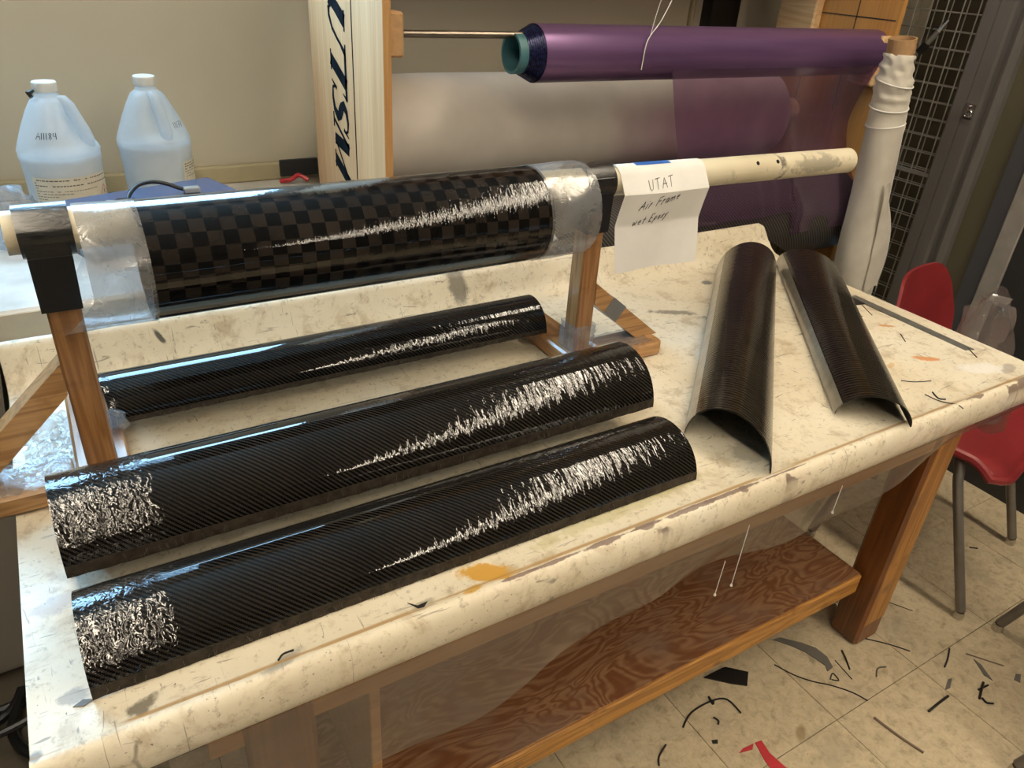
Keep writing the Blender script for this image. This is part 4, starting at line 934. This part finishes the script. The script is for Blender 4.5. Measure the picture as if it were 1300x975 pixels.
def sheetfn(u, v):
    # v along the drop, u along x
    path = [(1.545, .462), (1.540, .38), (1.535, .30), (1.515, .20), (1.480, .10), (1.468, .05), (1.466, -.02)]
    xl = 1.42 + .10 * v; xr = 2.265 - .10 * math.sin(min(1, v * 1.35) * math.pi) * .9
    x = xl + (xr - xl) * u; vm = .80 if x < 1.93 else .98
    k = v * vm * (len(path) - 1); i = min(int(k), len(path) - 2); f_ = k - i
    y = path[i][0] * (1 - f_) + path[i + 1][0] * f_; z = path[i][1] * (1 - f_) + path[i + 1][1] * f_
    return (x, y - .006 * math.sin(u * 6) * v - .004 * v * math.sin(u * 23), z)
obj('hanging_sheet', MB().grid(sheetfn, 60, 30), M['sheet'], t, label='see-through purple sheet hanging from the roll')
t = thing('white_cloth_roll', (1.39, 1.86, .13), 'thick roll of pale grey cloth in the rack under the purple roll', 'cloth roll')
obj('roll_body', MB().tube([(RX0 + .022, 1.86, .275), (.9, 1.86, .275), (1.5, 1.86, .272), (2.13, 1.86, .272)], [.137, .141, .139, .137], 72), M['whiteroll'], t)
obj('core', MB().hollow((RX0 + .019, 1.86, .274), (2.29, 1.86, .274), .040, .035, 32, 1), M['cardboard'], t)
t = thing('carbon_cloth_roll', (1.5, 1.61, -.14), 'roll of black woven carbon cloth low in the rack behind the table lip', 'cloth roll')
mb = MB(); mb.tube([(RX0 + .03, 1.615, .0), (2.272, 1.615, .0)], .142, 96)
obj('roll_body', mb, M['cfab'], t)
obj('core', MB().hollow((RX0 + .02, 1.615, 0), (2.295, 1.615, 0), .045, .04, 32, 1), M['cardboard'], t)
t = thing('shade_roll', (1.47, 1.76, .70), 'unseen grey roll added at the rack top to shade the wall', 'film roll')  # added out of view to keep lamp light off the wall
obj('roll_body', MB().tube([(RX0 + .03, 1.76, .80), (RX1 - .02, 1.76, .80)], .085, 40), M['whiteroll'], t)

# glass cloth roll standing at the rack's right front
t = thing('glass_cloth_roll', (2.2, 1.42, FZ), 'white glass cloth roll standing upright between the rack and the wire cage', 'cloth roll')
ax = lambda z: Vector((2.13 + (.56 - z) * .155, 1.405, z))
obj('core', MB().hollow(ax(-.60), ax(.555), .0375, .0325, 32, 1), M['cardboard'], t, label='brown cardboard core')
zs = [.515, .508, .500, .49, .482, .470, .455, .445, .43, .42, .41, .395, .385, .37, .33, .322, .30, .24, .18, .10, .03, -.03, -.10, -.18, -.30, -.45]
rs = [.040, .043, .041, .043, .046, .044, .047, .052, .049, .052, .049, .053, .050, .052, .0525, .055, .053, .0545, .0555, .057, .061, .066, .070, .068, .060, .058]
def cloth(u, v):
    z = .515 - 1.0 * u; k = 0
    while k < len(zs) - 2 and zs[k + 1] > z: k += 1
    f_ = min(1, max(0, (zs[k] - z) / (zs[k] - zs[k + 1]))); r = rs[k] * (1 - f_) + rs[k + 1] * f_
    a = 2 * math.pi * v; top = max(0, min(1, (z - .33) / .10))
    r += top * (.0022 * math.sin(z * 190 + 2 * math.sin(2 * a)) + .0012 * math.sin(9 * a + z * 120)) + .0012 * math.sin(3 * a + z * 14)
    c = ax(z); return (c.x + r * math.cos(a), c.y + r * math.sin(a), z)
obj('cloth', MB().grid(cloth, 150, 48), M['gfab'], t, sharp=50, merge=True)
def flap(u, v):
    z = .16 - .34 * v; p = ax(z); w = .03 + .10 * math.sin(min(1, v * 1.1) * 2.2)
    return (p.x - .030 + (w * 1.0) * u, p.y - .066 - .02 * math.sin(u * 3) + .03 * u, z - .03 * u + .012 * math.sin(u * 8 + v * 4))
obj('loose_flap', MB().grid(flap, 16, 24), M['gfab'], t, label='loose cloth flap at the bottom')
for k, z in enumerate((.440, .372, .322)):
    c = ax(z); r = .0535
    mb = MB().tube([c + Vector((math.cos(a) * r, math.sin(a) * r, .010 * math.sin(a + k))) for a in [2 * math.pi * i / 28 for i in range(28)]], .0022, 6, closed=True)
    obj('wrap_seam', mb, M['thread'], t)

# ---------------------------------------------------------------- wire cage wall on the right, post and door
CX = 2.45
t = thing('wire_cage', (CX, 1.7, FZ), 'grey welded wire cage panel right of the rolls', 'wire cage')
def mesh_panel(x, y0, y1, z0, z1, oy, oz, r):
    mb = MB(); y = y0 + oy
    while y < y1: mb.tube([(x, y, z0), (x, y, z1)], r, 5, False); y += .0508
    z = z0 + oz
    while z < z1: mb.tube([(x + .004, y0, z), (x + .004, y1, z)], r, 5, False); z += .0508
    return mb
obj('wire_mesh', mesh_panel(CX, 1.380, 2.12, FZ + .1, 1.3, .02, .01, .0021), M['wire'], t, kind='stuff')
obj('rear_wire_mesh', mesh_panel(CX + .026, 1.380, 2.12, FZ + .1, 1.3, .02, .01, .0019), M['wire'], t, kind='stuff')
for z in (.145, .75): obj('cross_bar', MB().box((CX - .004, 1.380, z), (CX + .006, 2.12, z + .012)), M['wire'], t, smooth=False)
t = thing('cage_post', (CX, 1.28, FZ), 'grey folded steel post at the end of the wire cage', 'post')
poly = [(CX - .012, 1.378), (CX - .012, 1.342), (CX - .008, 1.340), (CX - .012, 1.338), (CX - .012, 1.300), (CX - .004, 1.293), (CX - .004, 1.277), (CX - .016, 1.270), (CX - .020, 1.258), (CX - .016, 1.246), (CX - .004, 1.241), (CX + .06, 1.241), (CX + .06, 1.378)]
obj('post_profile', MB().prism(poly, 'z', FZ, 1.4), M['post'], t, smooth=False)
ht = obj('latch', MB().box((CX - .017, 1.305, .345), (CX - .0125, 1.335, .385), .001).box((CX - .026, 1.318, .352), (CX - .017, 1.324, .380), .001), M['glide'], t, smooth=False, label='small silver latch plate')
obj('latch_ring', MB().tube([Vector((CX - .022, 1.316 + .010 * math.cos(a), .358 + .010 * math.sin(a))) for a in [2 * math.pi * i / 18 for i in range(18)]], .0022, 6, closed=True), M['glide'], ht)
struct('door_1', MB().box((CX + .02, .40, FZ), (CX + .06, 1.241, 1.4)), M['olive'], smooth=False)
struct('trim_4', MB().box((CX - .002, 1.052, FZ), (CX + .0198, 1.112, 1.4), .004), M['silver'], smooth=False)
struct('sheen_strip', MB().box((CX + .004, 1.113, FZ), (CX + .0198, 1.165, 1.4)), M['bluegrey'], smooth=False)  # bluish sheen on the olive door, painted as its own strip
struct('dark_opening', MB().box((CX + .0, .40, FZ), (CX + .0198, 1.051, 1.4)), M['kick'], smooth=False)  # black slab standing in for the darkness of an opening
# tool hanging on the mesh
t = thing('hand_pliers', (CX - .015, 1.49, .56), 'small black gripped hand tool hooked on the wire cage', 'tool')
A, B = Vector((CX - .016, 1.535, .505)), Vector((CX - .016, 1.482, .585)); d = (B - A).normalized()
obj('grip', MB().tube([A + d * .018, A + d * .075], .0085, 12), M['dullsteel'], t)
obj('grip_end', MB().tube([A - d * .004, A + d * .03], .0115, 12), M['blackpl'], t)
obj('tip', MB().tube([A + d * .075, A + d * .09, B + d * .018], [.008, .006, .0035], 10), M['glide'], t)
obj('clip', MB().tube([A + d * .085 + Vector((0, .008, 0)), B + d * .004 + Vector((0, .010, 0))], .0028, 8), M['glide'], t)
obj('ring', MB().tube([A + d * .072 + Vector((-.001 + .001 * math.sin(a), .018 * math.cos(a) + .008, .012 * math.sin(a))) for a in [2 * math.pi * i / 16 for i in range(16)]], .002, 6, closed=True), M['blackpl'], t)

# ---------------------------------------------------------------- red chairs
def chair(front_c, ang, label, base_feet=None):
    """front_c: middle between the front feet; ang: heading of the seat front"""
    f = Vector((math.sin(ang), -math.cos(ang), 0)); r = Vector((math.cos(ang), math.sin(ang), 0)); c = Vector((*front_c, 0))
    t = thing('red_chair', (c.x - f.x * .2, c.y - f.y * .2, FZ), label, 'chair', 'red school chairs')
    def P(a, b, z): q = c + r * a + f * b; return Vector((q.x, q.y, FZ + z))
    def seat(th):
        def fn(u, v):
            a = (u - .5) * 2; b = v                                   # v: 0 back .. 1 front
            w = .190 + .018 * v; e = abs(a)
            z = .438 + .012 * a * a - (.030 * max(0, (b - .82) / .18) ** 2) + .02 * max(0, (.15 - b) / .15) ** 2 - th
            fy = -.43 + .395 * b
            cor = max(0, e - .75) / .25
            fy += -.035 * cor ** 2 * (1 if b > .5 else -1) * abs(b - .5) * 2
            return P(a * w, fy, z)
        return fn
    mb = MB(); mb.grid(seat(0), 20, 20); o = len(mb.v); mb.grid(seat(.006), 20, 20)
    N = 21; rim = [i * N for i in range(N)] + [20 * N + j for j in range(1, N)] + [i * N + 20 for i in range(19, -1, -1)] + [j for j in range(19, 0, -1)]
    for k in range(len(rim)): a_, b_ = rim[k], rim[(k + 1) % len(rim)]; mb.f.append((a_, b_, b_ + o, a_ + o))
    # rolled rim along the front and the sides
    obj('seat', mb, M['red'], t, sharp=60)
    ring = [Vector(mb.v[i]) + Vector((0, 0, -.010)) for i in rim]
    obj('seat_rim', MB().tube(ring, .0125, 8, closed=True), M['red'], t)
    def back(th):
        def fn(u, v):
            a = (u - .5) * 2; w = .212 - .035 * max(0, v - .55) ** 1.0
            zb = .52 + .265 * v; cor = max(0, abs(a) - .55) / .45
            zb -= (.07 * cor ** 2) * max(0, v - .4) / .6; 
            return P(a * w + .006, -.400 - .05 * v + .05 * a * a - th, zb)
        return fn
    mb = MB(); mb.grid(back(0), 20, 16); o = len(mb.v); mb.grid(back(.008), 20, 16); N = 17
    rim = [i * N for i in range(21)] + [20 * N + j for j in range(1, 17)] + [i * N + 16 for i in range(19, -1, -1)] + [j for j in range(15, 0, -1)]
    for k in range(len(rim)): a_, b_ = rim[k], rim[(k + 1) % len(rim)]; mb.f.append((a_, b_, b_ + o, a_ + o))
    obj('backrest', mb, M['red'], t, sharp=60)
    for s in (-1, 1):
        pts = [P(s * .10, -.17, .415), P(s * .165, -.155, .415), P(s * .190, -.145, .410), P(s * .204, -.134, .390), P(s * .210, -.118, .34), P(s * .222, .0, .025)]
        lg = obj('leg', MB().tube(smooth_path(pts), .0125, 14), M['chairleg'], t)
        obj('glide', MB().lathe([(.010, 0), (.014, .002), (.014, .012), (.011, .022)], P(s * .223, .0, 0), 16), M['glide'], lg)
        pts = [P(s * .10, -.20, .415), P(s * .160, -.30, .412), P(s * .176, -.335, .39), P(s * .19, -.36, .30), P(s * .222, -.42, .025)]
        lg = obj('leg', MB().tube(smooth_path(pts), .0125, 14), M['chairleg'], t)
        obj('glide', MB().lathe([(.010, 0), (.014, .002), (.014, .012), (.011, .022)], P(s * .223, -.421, 0), 16), M['glide'], lg)
        obj('back_upright', MB().tube(smooth_path([P(s * .15, -.25, .415), P(s * .15, -.36, .425), P(s * .148, -.392, .46), P(s * .14, -.405, .55), P(s * .13, -.43, .68)]), .010, 10), M['chairleg'], t)
    return t
chair((2.043, .610), math.radians(12.8), 'red plastic chair with grey steel legs beside the right end of the worktable')
cc = chair((1.693, .360), math.radians(213.6), 'second chair at the right picture edge, only its grey steel legs in view')
# clear bag on the chair
def bag():
    def fn(u, v):
        a = 2 * math.pi * u; k = v
        rx, ry = .150 * (1 - k * .50), .100 * (1 - k * .7)
        if v > .8: rx *= 1.1
        j = .012 * math.sin(3 * a + 6 * k) + .008 * math.sin(7 * a - 9 * k)
        return (2.035 - .03 * k + (rx + j) * math.cos(a), .86 - .0 * k + (ry + j) * math.sin(a), -.312 + .315 * k + .015 * math.sin(2 * a) * k)
    return MB().grid(fn, 30, 18).grid(lambda u, v: (2.005 + (u - .5) * .10 * (1 - .3 * v), .86 + (v - .5) * .045, .003 + .012 * math.cos(u * 5)), 6, 4)
obj('clear_bag', bag(), M['bag'], None, sharp=25, label='clear plastic bag standing on the red chair seat behind the worktable', cat='plastic bag')

# ---------------------------------------------------------------- small things on the table
def strand(name, pts, z, r, mat, label, cat, group, flat=1.0):
    P = smooth_path([(p[0], p[1], z + r) for p in pts], 4) if len(pts) > 2 else [Vector((*p, z + r)) for p in pts]
    return obj(name, MB().tube(P, r, 6), mat, None, label=label, cat=cat, group=group)
def scrap(name, poly, z, th, mat, label, cat, group):
    return obj(name, MB().prism(poly, 'z', z + .0003, z + .0003 + th), mat, None, smooth=False, label=label, cat=cat, group=group)
t = thing('steel_ruler', (1.665, .875, 0), 'thin steel ruler lying along the right end of the tabletop', 'ruler')
obj('blade', MB().prism([(1.684, 1.034), (1.658, 1.036), (1.650, .722), (1.674, .716)], 'z', .0003, .0015), M['dullsteel'], t, smooth=False)
TG = 'carbon scraps on the tabletop'
scrap('carbon_scrap', [(1.600, 1.02), (1.635, 1.06), (1.66, 1.03), (1.655, .985), (1.63, .99)], .0015, .002, M['strand'], 'black fabric scrap at the far end of the steel ruler', 'scrap', TG)
strand('carbon_strand', [(1.645, .985), (1.615, .935)], 0, .0009, M['strand'], 'short black strand trailing from the scrap by the ruler', 'strand', TG)
strand('carbon_strand', [(1.606, .99), (1.585, .94)], 0, .0008, M['strand'], 'short black strand left of the scrap by the ruler', 'strand', TG)
strand('carbon_strand', [(1.383, .698), (1.406, .682), (1.441, .670)], 0, .0009, M['strand'], 'straight dark strand right of the far right half shell', 'strand', TG)
strand('carbon_strand', [(1.373, .640), (1.376, .611), (1.395, .588), (1.392, .573)], .002, .0010, M['strand'], 'curved dark strand bent over the front rim near the right corner', 'strand', TG)
strand('carbon_strand', [(1.399, .640), (1.387, .620), (1.397, .611)], 0, .0014, M['strand'], 'tiny bent black strand between two longer ones near the right corner', 'strand', TG)
strand('carbon_strand', [(1.585, .838), (1.560, .809)], 0, .0010, M['strand'], 'short dark strand left of the ruler in the orange stains', 'strand', TG)
strand('carbon_strand', [(1.667, .727), (1.640, .690)], 0, .0010, M['strand'], 'dark strand poking from the near end of the ruler', 'strand', TG)
strand('carbon_strand', [(.107, .600), (.114, .606), (.126, .606)], 0, .0012, M['strand'], 'small black strand in front of the nearest half shell, left half', 'strand', TG)
scrap('carbon_scrap', [(.268, .612), (.277, .602), (.291, .603), (.284, .597), (.276, .598)], 0, .001, M['strand'], 'forked black scrap left of the orange resin stain', 'scrap', TG)
scrap('carbon_scrap', [(.328, .736), (.342, .7385), (.346, .727), (.334, .7275)], 0, .001, M['strand'], 'hidden little black scrap', 'scrap', TG) if False else None
scrap('carbon_scrap', [(.475, 1.045), (.490, 1.058), (.503, 1.044), (.488, 1.040)], 0, .0015, M['strand'], 'black chip on the tabletop between the middle and the far half shell', 'scrap', TG)
scrap('carbon_scrap', [(.113, 1.375), (.128, 1.372), (.137, 1.366), (.126, 1.368)], .040, .0015, M['strand'], 'black flake on the back lip under the left film sleeve', 'scrap', TG) if False else None
scrap('carbon_scrap', [(-.092, .640), (-.082, .645), (-.072, .640), (-.082, .636)], 0, .0008, M['greyscrap'], 'grey flake at the left front corner of the tabletop', 'scrap', TG)
strand('carbon_strand', [(.215, .565), (.214, .560)], .006, .0015, M['strand'], 'tiny black fibre on the front rim', 'strand', TG) if False else None
obj('foil_tape', blob((.012, 1.105, .050), .017, 6, 8, 11, .3, (1, .5, 1.2)), M['crinkle'], None, sharp=15, label='bit of clear tape sticking up at the left end of the far half shell', cat='tape')

# ---------------------------------------------------------------- litter on the floor
FG = 'litter on the floor'; Z = FZ
def fs(pts, r, mat, lab, cat='strand'): return strand('floor_strand', pts, Z, r, mat, lab, cat, FG)
scrap('tape_scrap', [(1.318, .742), (1.345, .705), (1.362, .672), (1.372, .625), (1.362, .610), (1.385, .612), (1.398, .640), (1.395, .672), (1.376, .700), (1.340, .738)], Z, .002, M['greyscrap'], 'long grey tape scrap on the floor left of the table leg', 'scrap', FG)
scrap('black_scrap', [(1.08, .74), (1.146, .738), (1.186, .700), (1.155, .674), (1.128, .694)], Z, .004, M['strand'], 'shiny black scrap on the floor just under the shelf edge', 'scrap', FG)
fs([(.945, .664), (.986, .683), (1.05, .684), (1.085, .669), (1.087, .628)], .0022, M['strand'], 'curved black strand on the floor below the shelf, knotted in its middle')
fs([(1.052, .695), (1.046, .676), (1.054, .682)], .0028, M['strand'], 'small black knot on the curved floor strand')
fs([(1.261, .686), (1.28, .642), (1.307, .606), (1.335, .58), (1.365, .541), (1.378, .508)], .0016, M['strand'], 'longest thin dark strand on the floor left of the table leg foot')
fs([(1.448, .635), (1.436, .615), (1.416, .587)], .0022, M['strand'], 'short black strand at the foot of the table leg')
fs([(1.407, .623), (1.397, .566)], .0012, M['strand'], 'thin straight strand just left of the short one at the leg foot')
fs([(1.533, .633), (1.573, .591), (1.603, .55)], .0016, M['strand'], 'straight dark strand right of the table leg foot')
fs([(1.697, .693), (1.735, .631)], .0011, M['strand'], 'thin strand between the table leg and the chair leg')
fs([(1.702, .506), (1.669, .49), (1.636, .478)], .0022, M['strand'], 'black strand in the open floor, upright in the photo, below the chair')
fs([(1.726, .476), (1.775, .408)], .0018, M['stick'], 'thin brown twig on the floor near the second chair leg')
fs([(1.480, .420), (1.52, .422), (1.562, .423)], .0030, M['strand'], 'thick short black stick on the floor below the cluster of scraps')
o = fs([(1.646, .398), (1.681, .394)], .0025, M['strand'], 'black crossed pair of fibres on the floor, the flat one')
fs([(1.678, .404), (1.623, .382)], .0030, M['strand'], 'black crossed pair of fibres on the floor, the upright one')
fs([(1.631, .380), (1.628, .367), (1.640, .358)], .0026, M['strand'], 'little hooked black fibre right below the crossed pair')
scrap('tape_scrap', [(1.572, .437), (1.609, .452), (1.622, .449), (1.591, .435)], Z, .0015, M['greyscrap'], 'small grey scrap left of the crossed fibres', 'scrap', FG)
scrap('tape_scrap', [(1.728, .458), (1.716, .438), (1.703, .416), (1.706, .396), (1.716, .416), (1.727, .437)], Z, .0015, M['greyscrap'], 'bent grey scrap above the crossed fibres', 'scrap', FG)
fs([(1.351, .472), (1.359, .415), (1.372, .362)], .0030, M['stick'], 'thin brown stick on the floor at the bottom right')
scrap('red_tape', [(1.06, .56), (1.077, .557), (1.070, .527), (1.076, .480), (1.040, .470), (1.047, .520)], Z, .0012, M['redtape'], 'piece of red tape on the floor at the bottom picture edge', 'tape', FG)
scrap('red_tape', [(1.011, .559), (1.026, .563), (1.056, .560), (1.043, .551)], Z, .0011, M['redtape'], 'narrow torn red tape sliver left of the larger red piece', 'tape', FG)
fs([(.838, .620), (.852, .636), (.883, .650)], .0020, M['strand'], 'black strand on the floor under the near shelf edge, left of the red tape')
fs([(1.023, .650), (1.027, .638), (1.020, .632)], .0022, M['strand'], 'tiny black crumb below the knotted strand')
scrap('black_scrap', [(.979, .610), (.992, .605), (.986, .598), (.976, .603)], Z, .002, M['strand'], 'tiny black flake above the red tape', 'scrap', FG)
scrap('tape_scrap', [(1.757, .372), (1.779, .380), (1.788, .372), (1.762, .360)], Z, .0015, M['greyscrap'], 'grey scrap at the right picture edge, left of the second chair leg', 'scrap', FG)
fs([(1.457, .542), (1.482, .556), (1.504, .549)], .0020, M['greyscrap'], 'grey fibre tuft in the middle of the open floor')
fs([(1.349, .591), (1.369, .600), (1.365, .579), (1.351, .589)], .0016, M['strand'], 'small looped dark fibre above the longest strand')
fs([(2.128, .706), (2.145, .691)], .0022, M['strand'], 'small dark fibre on the floor between the two front chair legs')
# cables at the left under the table
CG = 'black cables on the floor under the table left end'
for k, (pts, r) in enumerate(((((-1.1, 1.36), (-.55, 1.37), (-.31, 1.385), (-.20, 1.40), (.4, 1.38)), .011), (((-.9, 1.22), (-.45, 1.30), (-.31, 1.34), (-.275, 1.40), (-.295, 1.30), (-.26, 1.22), (-.16, 1.16), (.1, 1.13)), .010), (((-1.0, 1.24), (-.50, 1.27), (-.31, 1.28), (-.20, 1.31), (-.02, 1.35)), .008))):
    lab = ['black cable on the floor nearest the cabinet, left of the table', 'thick black cable curling on the floor left of the table', 'thin black cable on the floor under the table left end'][k]
    P = smooth_path([(p[0], p[1], FZ + r + k * .026) for p in pts], 8)
    obj('black_cable', MB().tube(P, r, 8), M['cable'], None, label=lab, cat='cable', group=CG)

# ---------------------------------------------------------------- threads
def thread(pts, label, r=.0009):
    return obj('white_thread', MB().tube(smooth_path(pts, 5), r, 5), M['thread'], None, label=label, cat='thread', group='white threads')
TH = 1.535
thread([(1.395, TH, .66), (1.355, TH, .58), (1.325, TH - .002, .545), (1.312, TH - .003, .52), (1.308, TH - .003, .465)], 'white thread hanging in front of the purple roll', .0013)
thread([(1.355, TH, .66), (1.337, TH, .60), (1.322, TH - .002, .54)], 'thinner white thread end beside the long one on the purple roll', .0009)
thread([(2.225, 1.40, .235), (2.222, 1.40, .15), (2.215, 1.398, .05), (2.20, 1.395, -.04)], 'white thread hanging behind the right end of the pipe', .0018)
def drip(x, z0, z1, lab):
    t = thing('resin_thread', (x, .566, z1), lab, 'thread', 'resin threads')
    obj('fibre', MB().tube([(x + .006, .566, z0), (x, .564, z1)], .0007, 5), M['thread'], t)
    obj('bead', MB().lathe([(.0003, -.003), (.0024, -.001), (.002, .002), (.0003, .004)], (x, .564, z1), 10), M['thread'], t)
drip(.826, -.06, -.185, 'longer resin thread hanging from the front edge, right one of two'); drip(.790, -.12, -.190, 'shorter resin thread hanging from the front edge, left one of two'); drip(1.052, -.06, -.115, 'short resin thread hanging from the front edge left of the table leg')

for o in TOPS: o.location.z += T
